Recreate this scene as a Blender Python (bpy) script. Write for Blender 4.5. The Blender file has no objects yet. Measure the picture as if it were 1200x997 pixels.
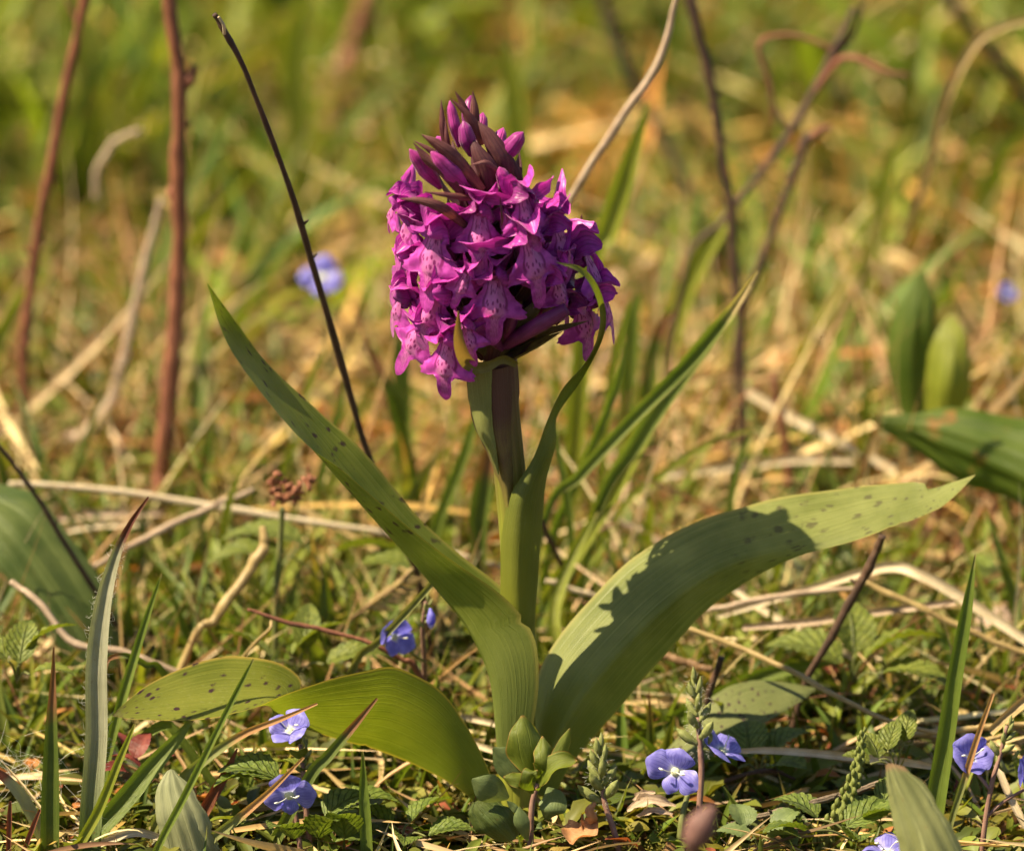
import bpy, math, random
import numpy as np
from mathutils import Vector, Matrix, Euler

# ------------------------------------------------------------------ camera, world, sun, exposure
random.seed(7)
RNG = np.random.default_rng(7)
sc = bpy.context.scene
COL = sc.collection
CM = 0.01                                   # all builder code works in centimetres

PITCH = math.radians(14.0)
DIST = 90.0                                 # camera to focus point, cm
FPX = 6750.0                                # focal length in photograph pixels (1200 wide)
FOCUS = np.array([0.0, 0.0, 6.7])
FWD = np.array([0.0, math.cos(PITCH), -math.sin(PITCH)])
UPV = np.array([0.0, math.sin(PITCH), math.cos(PITCH)])
CAMP = FOCUS - FWD * DIST

cam = bpy.data.cameras.new('camera')
cam_o = bpy.data.objects.new('camera', cam)
COL.objects.link(cam_o)
cam_o.location = Vector(CAMP * CM)
cam_o.rotation_euler = (math.pi / 2 - PITCH, 0, 0)
cam.sensor_width = 36.0
cam.lens = FPX * 36.0 / 1200.0
cam.clip_start = 0.01
cam.clip_end = 500.0
cam.dof.use_dof = True
cam.dof.focus_distance = (DIST - 0.5) * CM
cam.dof.aperture_fstop = 16.5
cam.dof.aperture_blades = 7
sc.camera = cam_o

SUN_DIR = Vector((-0.57, -0.15, 0.81)).normalized()      # towards the sun
sun_el = math.asin(SUN_DIR.z)
world = bpy.data.worlds.new('World')
sc.world = world
world.use_nodes = True
wn = world.node_tree
bg = wn.nodes['Background']
sky = wn.nodes.new('ShaderNodeTexSky')
sky.sky_type = 'NISHITA'
sky.sun_disc = False
sky.sun_elevation = sun_el
sky.sun_rotation = math.atan2(SUN_DIR.x, SUN_DIR.y)
wn.links.new(sky.outputs[0], bg.inputs[0])
bg.inputs[1].default_value = 0.05
sun = bpy.data.lights.new('sun', 'SUN')
sun.energy = 5.0
sun.angle = math.radians(0.53)
sun.color = (1.0, 0.86, 0.57)
sun_o = bpy.data.objects.new('sun', sun)
COL.objects.link(sun_o)
sun_o.rotation_euler = SUN_DIR.to_track_quat('Z', 'Y').to_euler()
sun_o.location = (0, 0, 3)
sc.view_settings.view_transform = 'Standard'
sc.view_settings.look = 'None'
sc.view_settings.exposure = 1.45
sc.view_settings.gamma = 1.0
sc.view_settings.use_curve_mapping = False
sc.render.engine = 'CYCLES'
sc.cycles.use_denoising = True
sc.cycles.max_bounces = 4
sc.cycles.diffuse_bounces = 3
sc.cycles.glossy_bounces = 2
sc.cycles.transmission_bounces = 3
sc.cycles.use_adaptive_sampling = True
sc.cycles.adaptive_threshold = 0.03
sc.cycles.sample_clamp_indirect = 6.0

# ------------------------------------------------------------------ geometry helpers
def P(px, py, y):
    """world point (cm) seen at photograph pixel px,py and standing y cm behind the orchid stem"""
    d = FWD + np.array([1.0, 0, 0]) * (px - 600.0) / FPX + UPV * (498.5 - py) / FPX
    t = (y - CAMP[1]) / d[1]
    return CAMP + d * t

def G(px, py, z=0.0):
    d = FWD + np.array([1.0, 0, 0]) * (px - 600.0) / FPX + UPV * (498.5 - py) / FPX
    t = (z - CAMP[2]) / d[2]
    return CAMP + d * t

def gy(py):
    return G(600, py)[1]

def project(p):
    """world points (N,3) -> photograph pixels"""
    r = np.asarray(p, float) - CAMP
    dz = r @ FWD
    return 600 + r[:, 0] / dz * FPX, 498.5 - (r @ UPV) / dz * FPX

def wscale(p):
    return float((np.asarray(p) - CAMP) @ FWD) / FPX      # cm per pixel there

def nrm(v):
    v = np.asarray(v, float)
    n = np.linalg.norm(v, axis=-1, keepdims=True)
    return v / np.maximum(n, 1e-9)

def catmull(pts, n):
    p = np.asarray(pts, float)
    if p.ndim == 1:
        p = p[:, None]
    k = len(p)
    if k == 2:
        t = np.linspace(0, 1, n)[:, None]
        return p[0] * (1 - t) + p[1] * t
    ext = np.vstack([2 * p[0] - p[1], p, 2 * p[-1] - p[-2]])
    t = np.linspace(0, k - 1, n)
    i = np.minimum(t.astype(int), k - 2)
    f = (t - i)[:, None]
    a, b, c, d = ext[i], ext[i + 1], ext[i + 2], ext[i + 3]
    return 0.5 * ((2 * b) + (-a + c) * f + (2 * a - 5 * b + 4 * c - d) * f ** 2 + (-a + 3 * b - 3 * c + d) * f ** 3)

def lerpn(vals, n):
    vals = np.asarray(vals, float)
    return np.interp(np.linspace(0, 1, n), np.linspace(0, 1, len(vals)), vals)

def gquads(n, m, wrap=False):
    i, j = np.meshgrid(np.arange(n - 1), np.arange(m if wrap else m - 1), indexing='ij')
    j2 = (j + 1) % m
    return np.stack([i * m + j, i * m + j2, (i + 1) * m + j2, (i + 1) * m + j], -1).reshape(-1, 4)

ORG = {}
def build_mesh(name, V, F, uv=None, col=None, smooth=True):
    V = np.ascontiguousarray(V, dtype=np.float32)
    F = np.ascontiguousarray(F, dtype=np.int32)
    me = bpy.data.meshes.new(name)
    me.vertices.add(len(V))
    me.vertices.foreach_set('co', V.ravel())
    k = F.shape[1]
    me.loops.add(F.size)
    me.loops.foreach_set('vertex_index', F.ravel())
    me.polygons.add(len(F))
    me.polygons.foreach_set('loop_start', np.arange(0, F.size, k, dtype=np.int32))
    me.polygons.foreach_set('use_smooth', np.full(len(F), smooth))
    if uv is not None:
        l = me.uv_layers.new(name='UVMap')
        l.data.foreach_set('uv', np.ascontiguousarray(np.asarray(uv, np.float32)[F.ravel()]).ravel())
    if col is not None:
        a = me.color_attributes.new('col', 'FLOAT_COLOR', 'POINT')
        c = np.ones((len(V), 4), np.float32)
        c[:, :3] = col
        a.data.foreach_set('color', c.ravel())
    me.update(calc_edges=True)
    return me

def link(name, me, mat, parent=None, origin=None):
    o = bpy.data.objects.new(name, me)
    COL.objects.link(o)
    if mat is not None and not me.materials:
        me.materials.append(mat)
    if parent is not None:
        o.parent = parent
    return o

def mk(name, geo, mat, parent=None, base=None, col=None):
    """one mesh object from world geometry in cm; origin at the parent's base or at `base`"""
    V, F, uv = geo
    V = np.asarray(V, float)
    if parent is not None:
        org = ORG[parent.name]
    else:
        org = np.asarray(base if base is not None else V[np.argmin(V[:, 2])], float)
    me = build_mesh(name, (V - org) * CM, F, uv, col)
    o = link(name, me, mat, parent)
    if parent is None:
        o.location = Vector(org * CM)
    ORG[o.name] = org
    return o

def tag(o, label, cat, group=None, kind=None):
    o['label'] = label
    o['category'] = cat
    if group: o['group'] = group
    if kind: o['kind'] = kind
    return o

def thing(name, label, cat, base, group=None):
    o = bpy.data.objects.new(name, None)
    COL.objects.link(o)
    o.empty_display_size = 0.01
    o.location = Vector(np.asarray(base) * CM)
    ORG[o.name] = np.asarray(base, float)
    return tag(o, label, cat, group)

def node(name, parent, base):
    """an Empty part (a flower with its own petals)"""
    o = bpy.data.objects.new(name, None)
    COL.objects.link(o)
    o.empty_display_size = 0.005
    o.parent = parent
    o.location = Vector((np.asarray(base) - ORG[parent.name]) * CM)
    ORG[o.name] = np.asarray(base, float)
    return o

def join(*geos):
    Vs, Fs, Us, n = [], [], [], 0
    for V, F, uv in geos:
        Vs.append(V); Fs.append(F + n); Us.append(uv); n += len(V)
    return np.vstack(Vs), np.vstack(Fs), np.vstack(Us)

def uvgrid(n, m):
    v, u = np.meshgrid(np.linspace(0, 1, n), np.linspace(0, 1, m), indexing='ij')
    return np.stack([u, v], -1).reshape(-1, 2)

def tube(pts, radii, n=24, m=8, bump=0.0, closed=True):
    c = catmull(pts, n)
    r = lerpn(radii, n)
    if bump:
        r = r * (1 + bump * RNG.normal(size=n))
    t = nrm(np.gradient(c, axis=0))
    ref = np.array([0, 1.0, 0]) if abs(t[0][1]) < 0.9 else np.array([1.0, 0, 0])
    s = nrm(np.cross(t, ref)); b = np.cross(t, s)
    a = np.linspace(0, 2 * np.pi, m, endpoint=False)
    V = c[:, None] + r[:, None, None] * (np.cos(a)[None, :, None] * s[:, None] + np.sin(a)[None, :, None] * b[:, None])
    V = V.reshape(-1, 3)
    F = gquads(n, m, True)
    uv = np.stack([np.tile(np.linspace(0, 1, m), n), np.repeat(np.linspace(0, 1, n), m)], -1)
    if closed:
        V = np.vstack([V, c[:1], c[-1:]])
        k = n * m
        j = np.arange(0, m, 2)
        j1, j2 = (j + 1) % m, (j + 2) % m
        F = np.vstack([F, np.stack([np.full(len(j), k), j2, j1, j], -1),
                       np.stack([np.full(len(j), k + 1), (n - 1) * m + j, (n - 1) * m + j1, (n - 1) * m + j2], -1)])
        uv = np.vstack([uv, [[0.5, 0], [0.5, 1]]])
    return V, F, uv

def sheet(center, side, hw, cup=0.0, n=16, m=7, ruffle=0.0, twist=None, rfreq=3.0):
    """leaf or petal: centre line, side direction(s), half widths, cupping across"""
    c = catmull(center, n)
    t = nrm(np.gradient(c, axis=0))
    side = np.asarray(side, float)
    s = catmull(side, n) if side.ndim == 2 else np.tile(side, (n, 1))
    s = nrm(s - (s * t).sum(1, keepdims=True) * t)
    nv = nrm(np.cross(t, s))
    if twist is not None:
        a = np.radians(lerpn(twist, n))[:, None]
        s, nv = s * np.cos(a) + nv * np.sin(a), nv * np.cos(a) - s * np.sin(a)
    w = np.maximum(catmull(hw, n)[:, 0] if len(hw) > 2 else lerpn(hw, n), 0.002)
    cupv = lerpn(cup, n) if np.ndim(cup) else np.full(n, cup)
    u = np.linspace(-1, 1, m)
    off = (cupv * w)[:, None] * (u ** 2)[None]
    if ruffle:
        v = np.linspace(0, 1, n)
        ph = random.uniform(0, 6.28)
        off = off + ruffle * w[:, None] * (np.abs(u) ** 2)[None] * np.sin(v[:, None] * rfreq * 6.28 + ph + u[None] * 1.7)
    V = c[:, None] + s[:, None] * (w[:, None] * u[None])[:, :, None] + nv[:, None] * off[:, :, None]
    return V.reshape(-1, 3), gquads(n, m), uvgrid(n, m)

def loft(E1, K, E2, n=48, m=13, wob=0.0, crease=0.0, rib=0.0, nrib=4):
    """leaf blade through three rails (edge, midrib, edge), each a list of world points"""
    a, k, b = catmull(E1, n), catmull(K, n), catmull(E2, n)
    for e in (a, b):                                            # edges are never ruler-smooth
        ph = RNG.uniform(0, 6.28, 4); vv = np.linspace(0, 1, n)
        er = 0.012 * (np.sin(vv * 31 + ph[0]) + np.sin(vv * 57 + ph[1]) + np.sin(vv * 13 + ph[2])) + 0.012
        nick = np.where(RNG.random(n) < 0.02, RNG.uniform(0.03, 0.09, n), 0)
        e += (k - e) * np.clip(er + nick, 0, 0.2)[:, None]
    u = np.linspace(0, 1, m)[None, :, None]
    w0 = 2 * (u - 0.5) * (u - 1); w1 = 4 * u * (1 - u); w2 = 2 * u * (u - 0.5)
    V = a[:, None] * w0 + k[:, None] * w1 + b[:, None] * w2
    if crease:
        lin = np.where(u < 0.5, a[:, None] * (1 - 2 * u) + k[:, None] * 2 * u, k[:, None] * (2 - 2 * u) + b[:, None] * (2 * u - 1))
        V = V * (1 - crease) + lin * crease
    if rib:
        wr = np.linalg.norm(b - a, axis=1)[:, None]
        V[:, :, 1] += rib * wr * np.cos(np.linspace(-1, 1, m)[None] * nrib * np.pi)
    if wob:
        wid = np.linalg.norm(b - a, axis=1)
        v = np.linspace(0, 1, n)
        uu = np.linspace(-1, 1, m)
        dz = wob * wid[:, None] * uu[None] ** 2 * np.sin(v[:, None] * 17 + uu[None] * 2.0)
        V[:, :, 2] += dz
        V[:, :, 1] += 0.5 * dz
    return V.reshape(-1, 3), gquads(n, m), uvgrid(n, m)

def PX(lst):
    return np.array([P(*q) for q in lst])

# ------------------------------------------------------------------ material helpers
class NT:
    def __init__(self, name):
        self.mat = bpy.data.materials.new(name)
        self.mat.use_nodes = True
        self.t = self.mat.node_tree
        self.t.nodes.clear()
        self.out = self.n('ShaderNodeOutputMaterial')
    def n(self, typ, **kw):
        nd = self.t.nodes.new(typ)
        for k, v in kw.items():
            if k.startswith('i_'):
                nd.inputs[k[2:].replace('_', ' ')].default_value = v
            else:
                setattr(nd, k, v)
        return nd
    def l(self, a, b):
        self.t.links.new(a, b)
    def math(self, op, a, b=None, c=None, clamp=False):
        nd = self.n('ShaderNodeMath', operation=op, use_clamp=clamp)
        for i, x in enumerate((a, b, c)):
            if x is None: continue
            if isinstance(x, (int, float)): nd.inputs[i].default_value = x
            else: self.l(x, nd.inputs[i])
        return nd.outputs[0]
    def mix(self, fac, a, b, blend='MIX'):
        nd = self.n('ShaderNodeMix', data_type='RGBA', blend_type=blend)
        for s, x in ((nd.inputs[0], fac), (nd.inputs[6], a), (nd.inputs[7], b)):
            if isinstance(x, (int, float)): s.default_value = x
            elif isinstance(x, tuple): s.default_value = (*x, 1) if len(x) == 3 else x
            else: self.l(x, s)
        return nd.outputs[2]
    def uv(self):
        return self.n('ShaderNodeUVMap').outputs[0]
    def obj(self):
        return self.n('ShaderNodeTexCoord').outputs['Object']
    def noise(self, vec, scale, detail=3, rough=0.55):
        nd = self.n('ShaderNodeTexNoise')
        nd.inputs['Scale'].default_value = scale
        nd.inputs['Detail'].default_value = detail
        nd.inputs['Roughness'].default_value = rough
        self.l(vec, nd.inputs['Vector'])
        return nd.outputs[0]
    def mapping(self, vec, scale):
        nd = self.n('ShaderNodeMapping')
        nd.inputs['Scale'].default_value = scale
        self.l(vec, nd.inputs['Vector'])
        return nd.outputs[0]
    def sep(self, vec):
        nd = self.n('ShaderNodeSeparateXYZ')
        self.l(vec, nd.inputs[0])
        return nd.outputs
    def ramp(self, fac, stops):
        nd = self.n('ShaderNodeValToRGB')
        cr = nd.color_ramp
        while len(cr.elements) < len(stops): cr.elements.new(0.5)
        for e, (p, c) in zip(cr.elements, stops):
            e.position = p
            e.color = (*c, 1) if len(c) == 3 else c
        self.l(fac, nd.inputs[0])
        return nd.outputs[0]
    def smooth(self, x, lo, hi):
        nd = self.n('ShaderNodeMapRange', interpolation_type='SMOOTHSTEP')
        nd.inputs[1].default_value = lo; nd.inputs[2].default_value = hi
        self.l(x, nd.inputs[0])
        return nd.outputs[0]
    def bump(self, h, strength, dist=0.0003):
        nd = self.n('ShaderNodeBump')
        nd.inputs['Strength'].default_value = strength
        nd.inputs['Distance'].default_value = dist
        self.l(h, nd.inputs['Height'])
        return nd.outputs[0]
    def finish(self, color, rough=0.5, trans=0.0, tint=(1.0, 1.0, 0.55), spec=0.4, normal=None, tboost=1.0, sheen=0.0):
        p = self.n('ShaderNodeBsdfPrincipled')
        if isinstance(color, tuple): p.inputs['Base Color'].default_value = (*color, 1)
        else: self.l(color, p.inputs['Base Color'])
        if isinstance(rough, (int, float)): p.inputs['Roughness'].default_value = rough
        else: self.l(rough, p.inputs['Roughness'])
        p.inputs['Specular IOR Level'].default_value = spec
        if sheen:
            p.inputs['Sheen Weight'].default_value = sheen
        if normal is not None: self.l(normal, p.inputs['Normal'])
        if trans > 0:
            tr = self.n('ShaderNodeBsdfTranslucent')
            tc = self.mix(1.0, color, tuple(x * tboost for x in tint), 'MULTIPLY')
            self.l(tc, tr.inputs['Color'])
            if normal is not None: self.l(normal, tr.inputs['Normal'])
            ms = self.n('ShaderNodeMixShader')
            ms.inputs[0].default_value = trans
            self.l(p.outputs[0], ms.inputs[1]); self.l(tr.outputs[0], ms.inputs[2])
            self.l(ms.outputs[0], self.out.inputs[0])
        else:
            self.l(p.outputs[0], self.out.inputs[0])
        return self.mat

def leaf_mat(name, c1, c2, veins=9, spots=0.0, spot_lo=0.0, trans=0.4, tip=None, tip_from=0.85, rough=0.42, base=None,
             tint=(1.3, 1.42, 0.45), vein_str=0.35, edge=None, blotch=None, bump=0.5):
    k = NT(name)
    uv, ob = k.uv(), k.obj()
    s = k.sep(uv)
    U, Vv = s[0], s[1]
    long = k.mapping(uv, (60, 4, 1))
    n1 = k.noise(long, 1.0, 4)
    n2 = k.noise(ob, 120, 4)
    f = k.math('ADD', k.math('MULTIPLY', n1, 0.55), k.math('MULTIPLY', n2, 0.65), clamp=True)
    col = k.mix(k.smooth(f, 0.38, 0.82), c1, c2)
    # parallel veins
    w = k.math('ABSOLUTE', k.math('SINE', k.math('ADD', k.math('MULTIPLY', U, veins * math.pi), k.math('MULTIPLY', k.noise(k.mapping(uv, (3, 3, 1)), 1.0, 2), 1.2))))
    vein = k.math('SUBTRACT', 1.0, k.smooth(w, 0.0, 0.22))
    vein = k.math('MULTIPLY', vein, k.smooth(k.noise(k.mapping(uv, (9, 2.5, 1)), 1.0, 3), 0.3, 0.7))
    col = k.mix(k.math('MULTIPLY', vein, vein_str), col, tuple(min(1, x * 1.8 + 0.02) for x in c2))
    mot = k.smooth(k.noise(ob, 45, 4, 0.6), 0.42, 0.68)
    col = k.mix(k.math('MULTIPLY', mot, 0.32), col, tuple(min(1, x * 1.35 + 0.01) for x in c2))
    dust = k.math('MULTIPLY', k.smooth(k.noise(ob, 1600, 3, 0.7), 0.55, 0.75), k.smooth(k.noise(ob, 90, 2), 0.4, 0.65))
    col = k.mix(k.math('MULTIPLY', dust, 0.2), col, (0.36, 0.34, 0.18))
    if base is not None:
        col = k.mix(k.math('SUBTRACT', 1.0, k.smooth(Vv, 0.0, 0.32)), col, base)
    if edge is not None:
        e = k.math('ABSOLUTE', k.math('SUBTRACT', U, 0.5))
        col = k.mix(k.math('MULTIPLY', k.smooth(e, 0.46, 0.497), 0.8), col, edge)
    if spots > 0:
        vo = k.n('ShaderNodeTexVoronoi')
        vo.inputs['Scale'].default_value = 1.0
        k.l(k.mapping(uv, (8.5, 48, 1)), vo.inputs['Vector'])
        rs = k.sep(vo.outputs['Color'])
        d = k.math('ADD', vo.outputs['Distance'], k.math('MULTIPLY', k.math('SUBTRACT', k.noise(ob, 1300, 3), 0.5), 0.6))
        m = k.math('SUBTRACT', 1.0, k.smooth(k.math('SUBTRACT', d, k.math('MULTIPLY', rs[1], 0.16)), 0.05, 0.30))
        m = k.math('MULTIPLY', m, k.math('GREATER_THAN', rs[0], 0.45))
        m = k.math('MULTIPLY', m, k.smooth(Vv, spot_lo, spot_lo + 0.12))
        m = k.math('MULTIPLY', m, spots)
        col = k.mix(m, col, (0.045, 0.018, 0.024))
    if blotch is not None:
        b = k.smooth(k.noise(ob, 170, 3), 0.62, 0.72)
        col = k.mix(k.math('MULTIPLY', b, 0.8), col, blotch)
    # specks of damage
    sp = k.smooth(k.noise(ob, 900, 2), 0.70, 0.78)
    col = k.mix(k.math('MULTIPLY', sp, 0.35), col, (0.20, 0.13, 0.04))
    if tip is not None:
        tt = k.math('ADD', Vv, k.math('MULTIPLY', k.math('SUBTRACT', k.noise(ob, 700, 2), 0.5), 0.08))
        col = k.mix(k.smooth(tt, tip_from, tip_from + 0.1), col, tip)
    h = k.math('ADD', k.math('MULTIPLY', vein, -0.7), k.math('ADD', k.math('MULTIPLY', n1, 0.7), k.math('MULTIPLY', k.noise(ob, 2500, 2), 0.25)))
    nb = k.bump(h, bump, 0.0003)
    rg = k.math('ADD', rough - 0.08, k.math('MULTIPLY', n2, 0.2))
    return k.finish(col, rg, trans, tint=tint, spec=0.34, normal=nb)

def plant_mat(name, c1, c2, scale=300, rough=0.6, trans=0.0, tip=None, tip_from=0.7, root=None, stripes=0, bump=0.4, tint=(1.4, 1.3, 0.6), spec=0.35):
    k = NT(name)
    uv, ob = k.uv(), k.obj()
    s = k.sep(uv)
    n1 = k.noise(ob, scale, 4)
    n2 = k.noise(k.mapping(uv, (30, 3, 1)), 1.0, 3)
    col = k.mix(k.smooth(k.math('ADD', k.math('MULTIPLY', n1, 0.6), k.math('MULTIPLY', n2, 0.4)), 0.35, 0.65), c1, c2)
    h = k.math('ADD', n2, k.math('MULTIPLY', n1, 0.5))
    if stripes:
        w = k.math('ABSOLUTE', k.math('SINE', k.math('MULTIPLY', s[0], stripes * math.pi)))
        col = k.mix(k.math('MULTIPLY', w, 0.4), col, tuple(x * 0.55 for x in c1))
        h = k.math('ADD', h, k.math('MULTIPLY', w, 0.6))
    if tip is not None:
        tt = k.math('ADD', s[1], k.math('MULTIPLY', k.math('SUBTRACT', n1, 0.5), 0.15))
        col = k.mix(k.smooth(tt, tip_from, min(1.0, tip_from + 0.18)), col, tip)
    if root is not None:
        col = k.mix(k.math('SUBTRACT', 1.0, k.smooth(s[1], 0.0, 0.45)), col, root)
    return k.finish(col, rough, trans, tint=tint, normal=k.bump(h, bump, 0.0004), spec=spec)

def stuff_mat(name, rough=0.6, trans=0.35, tint=(1.4, 1.3, 0.55), scale=400, spec=0.3, amount=0.55):
    k = NT(name)
    a = k.n('ShaderNodeVertexColor', layer_name='col').outputs[0]
    uv, ob = k.uv(), k.obj()
    n1 = k.noise(ob, scale, 3)
    n2 = k.noise(k.mapping(uv, (9, 2, 1)), 1.0, 2)
    g = k.math('ADD', 1.0 - amount, k.math('MULTIPLY', k.math('ADD', n1, n2), amount))
    cb = k.n('ShaderNodeCombineXYZ')
    for i in range(3): k.l(g, cb.inputs[i])
    col = k.mix(1.0, a, cb.outputs[0], 'MULTIPLY')
    return k.finish(col, rough, trans, tint=tint, spec=spec)

# ------------------------------------------------------------------ materials
M = {}
M['orchid_leaf'] = leaf_mat('orchid_leaf', (0.095, 0.125, 0.014), (0.185, 0.205, 0.036), 11, 0.9, 0.38, 0.45, tip=(0.10, 0.035, 0.02), tip_from=0.975, edge=(0.30, 0.26, 0.06), base=(0.20, 0.23, 0.06))
M['orchid_leaf_spotted'] = leaf_mat('orchid_leaf_spotted', (0.100, 0.122, 0.010), (0.185, 0.195, 0.024), 11, 1.0, 0.5, 0.47, tip=(0.06, 0.014, 0.010), tip_from=0.955, edge=(0.40, 0.28, 0.06), base=(0.17, 0.20, 0.05), vein_str=0.5)
M['orchid_leaf_pale'] = leaf_mat('orchid_leaf_pale', (0.125, 0.148, 0.028), (0.25, 0.265, 0.080), 11, 0.55, 0.40, 0.47, tip=(0.34, 0.26, 0.10), tip_from=0.96, edge=(0.32, 0.28, 0.08), base=(0.19, 0.21, 0.06))
M['orchid_leaf_dark'] = leaf_mat('orchid_leaf_dark', (0.10, 0.115, 0.035), (0.17, 0.18, 0.065), 9, 0.9, 0.2, 0.3)
M['stem_leaf'] = leaf_mat('stem_leaf', (0.10, 0.12, 0.018), (0.17, 0.18, 0.032), 9, 0.0, 0, 0.42, base=(0.21, 0.22, 0.025))
M['broad_leaf'] = leaf_mat('broad_leaf', (0.05, 0.085, 0.008), (0.10, 0.135, 0.016), 5, 0.0, 0, 0.4, blotch=(0.25, 0.12, 0.03))
M['broad_leaf_grey'] = leaf_mat('broad_leaf_grey', (0.040, 0.068, 0.012), (0.125, 0.150, 0.040), 4, 0.0, 0, 0.3, vein_str=0.6, bump=0.9)
M['broad_leaf_old'] = leaf_mat('broad_leaf_old', (0.15, 0.16, 0.06), (0.24, 0.24, 0.10), 2, 0.0, 0, 0.3, vein_str=0.8, blotch=(0.20, 0.09, 0.03), tip=(0.32, 0.20, 0.11), tip_from=0.88)
M['pale_leaf'] = leaf_mat('pale_leaf', (0.19, 0.20, 0.10), (0.30, 0.30, 0.17), 5, 0.0, 0, 0.25, blotch=(0.13, 0.12, 0.06), rough=0.5)
M['stem_green'] = plant_mat('stem_green', (0.15, 0.17, 0.025), (0.23, 0.235, 0.04), 250, 0.5, 0.0, stripes=7)
def orchid_stem_mat():
    k = NT('orchid_stem')
    uv, ob = k.uv(), k.obj()
    s = k.sep(uv)
    n2 = k.noise(k.mapping(uv, (40, 3, 1)), 1.0, 3)
    w = k.math('ABSOLUTE', k.math('SINE', k.math('MULTIPLY', s[0], 9 * math.pi)))
    f = k.math('ADD', s[1], k.math('MULTIPLY', k.math('SUBTRACT', n2, 0.5), 0.12))
    col = k.ramp(f, [(0.0, (0.23, 0.24, 0.03)), (0.33, (0.22, 0.23, 0.028)), (0.40, (0.18, 0.16, 0.03)), (0.56, (0.12, 0.055, 0.04)), (1.0, (0.08, 0.028, 0.04))])
    col = k.mix(k.math('MULTIPLY', w, 0.14), col, (0.07, 0.04, 0.03))
    h = k.math('ADD', n2, k.math('MULTIPLY', w, 0.8))
    return k.finish(col, 0.45, 0.12, tint=(1.3, 1.2, 0.5), normal=k.bump(h, 0.35, 0.0004))
M['orchid_stem'] = orchid_stem_mat()
M['bract'] = plant_mat('bract', (0.12, 0.036, 0.046), (0.22, 0.09, 0.075), 500, 0.5, 0.22, stripes=4, tint=(1.5, 0.9, 0.6))
M['bract_dark'] = plant_mat('bract_dark', (0.075, 0.022, 0.034), (0.13, 0.048, 0.045), 500, 0.55, 0.15, stripes=5, tint=(1.4, 1.0, 0.6))
M['bract_green'] = plant_mat('bract_green', (0.14, 0.12, 0.03), (0.20, 0.18, 0.05), 500, 0.5, 0.3, tip=(0.26, 0.17, 0.06), tip_from=0.5)
M['flap'] = leaf_mat('sheath_flap', (0.17, 0.19, 0.05), (0.27, 0.27, 0.09), 5, 0, 0, 0.35, blotch=(0.10, 0.11, 0.03))
M['sheath'] = plant_mat('orchid_sheath', (0.13, 0.075, 0.045), (0.19, 0.135, 0.05), 300, 0.42, 0.22, root=(0.18, 0.15, 0.035), tip=(0.11, 0.05, 0.042), tip_from=0.55)
M['bract_olive'] = plant_mat('bract_olive', (0.085, 0.06, 0.022), (0.15, 0.11, 0.04), 500, 0.55, 0.25)

def petal_mat(name, c1, c2, pale=0.0, veins=7):
    k = NT(name)
    uv, ob = k.uv(), k.obj()
    s = k.sep(uv)
    n1 = k.noise(ob, 500, 3)
    n2 = k.noise(k.mapping(uv, (14, 2, 1)), 1.0, 3)
    col = k.mix(k.smooth(k.math('ADD', k.math('MULTIPLY', n1, 0.5), k.math('MULTIPLY', n2, 0.5)), 0.36, 0.66), c1, c2)
    w = k.math('ABSOLUTE', k.math('SINE', k.math('ADD', k.math('MULTIPLY', s[0], veins * math.pi), k.math('MULTIPLY', n1, 1.5))))
    vein = k.math('SUBTRACT', 1.0, k.smooth(w, 0.05, 0.5))
    col = k.mix(k.math('MULTIPLY', vein, 0.35), col, tuple(x * 0.45 for x in c1))
    if pale:
        col = k.mix(k.math('MULTIPLY', k.math('SUBTRACT', 1.0, k.smooth(s[1], 0.0, 0.3)), pale), col, (0.75, 0.45, 0.55))
    rnd = k.n('ShaderNodeObjectInfo').outputs['Random']
    hs = k.n('ShaderNodeHueSaturation')
    k.l(col, hs.inputs['Color'])
    k.l(k.math('ADD', 0.488, k.math('MULTIPLY', rnd, 0.024)), hs.inputs['Hue'])
    k.l(k.math('ADD', 0.74, k.math('MULTIPLY', rnd, 0.5)), hs.inputs['Value'])
    col = hs.outputs[0]
    h = k.math('ADD', k.math('MULTIPLY', vein, -0.6), n1)
    return k.finish(col, 0.42, 0.24, tint=(1.35, 0.8, 1.2), normal=k.bump(h, 0.45, 0.0003), spec=0.4, sheen=0.15)
M['petal'] = petal_mat('orchid_petal', (0.27, 0.013, 0.215), (0.53, 0.046, 0.42))
M['petal_deep'] = petal_mat('orchid_petal_deep', (0.19, 0.010, 0.14), (0.35, 0.030, 0.27))
M['bud'] = petal_mat('orchid_bud', (0.24, 0.012, 0.15), (0.44, 0.045, 0.31), veins=6)

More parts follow.
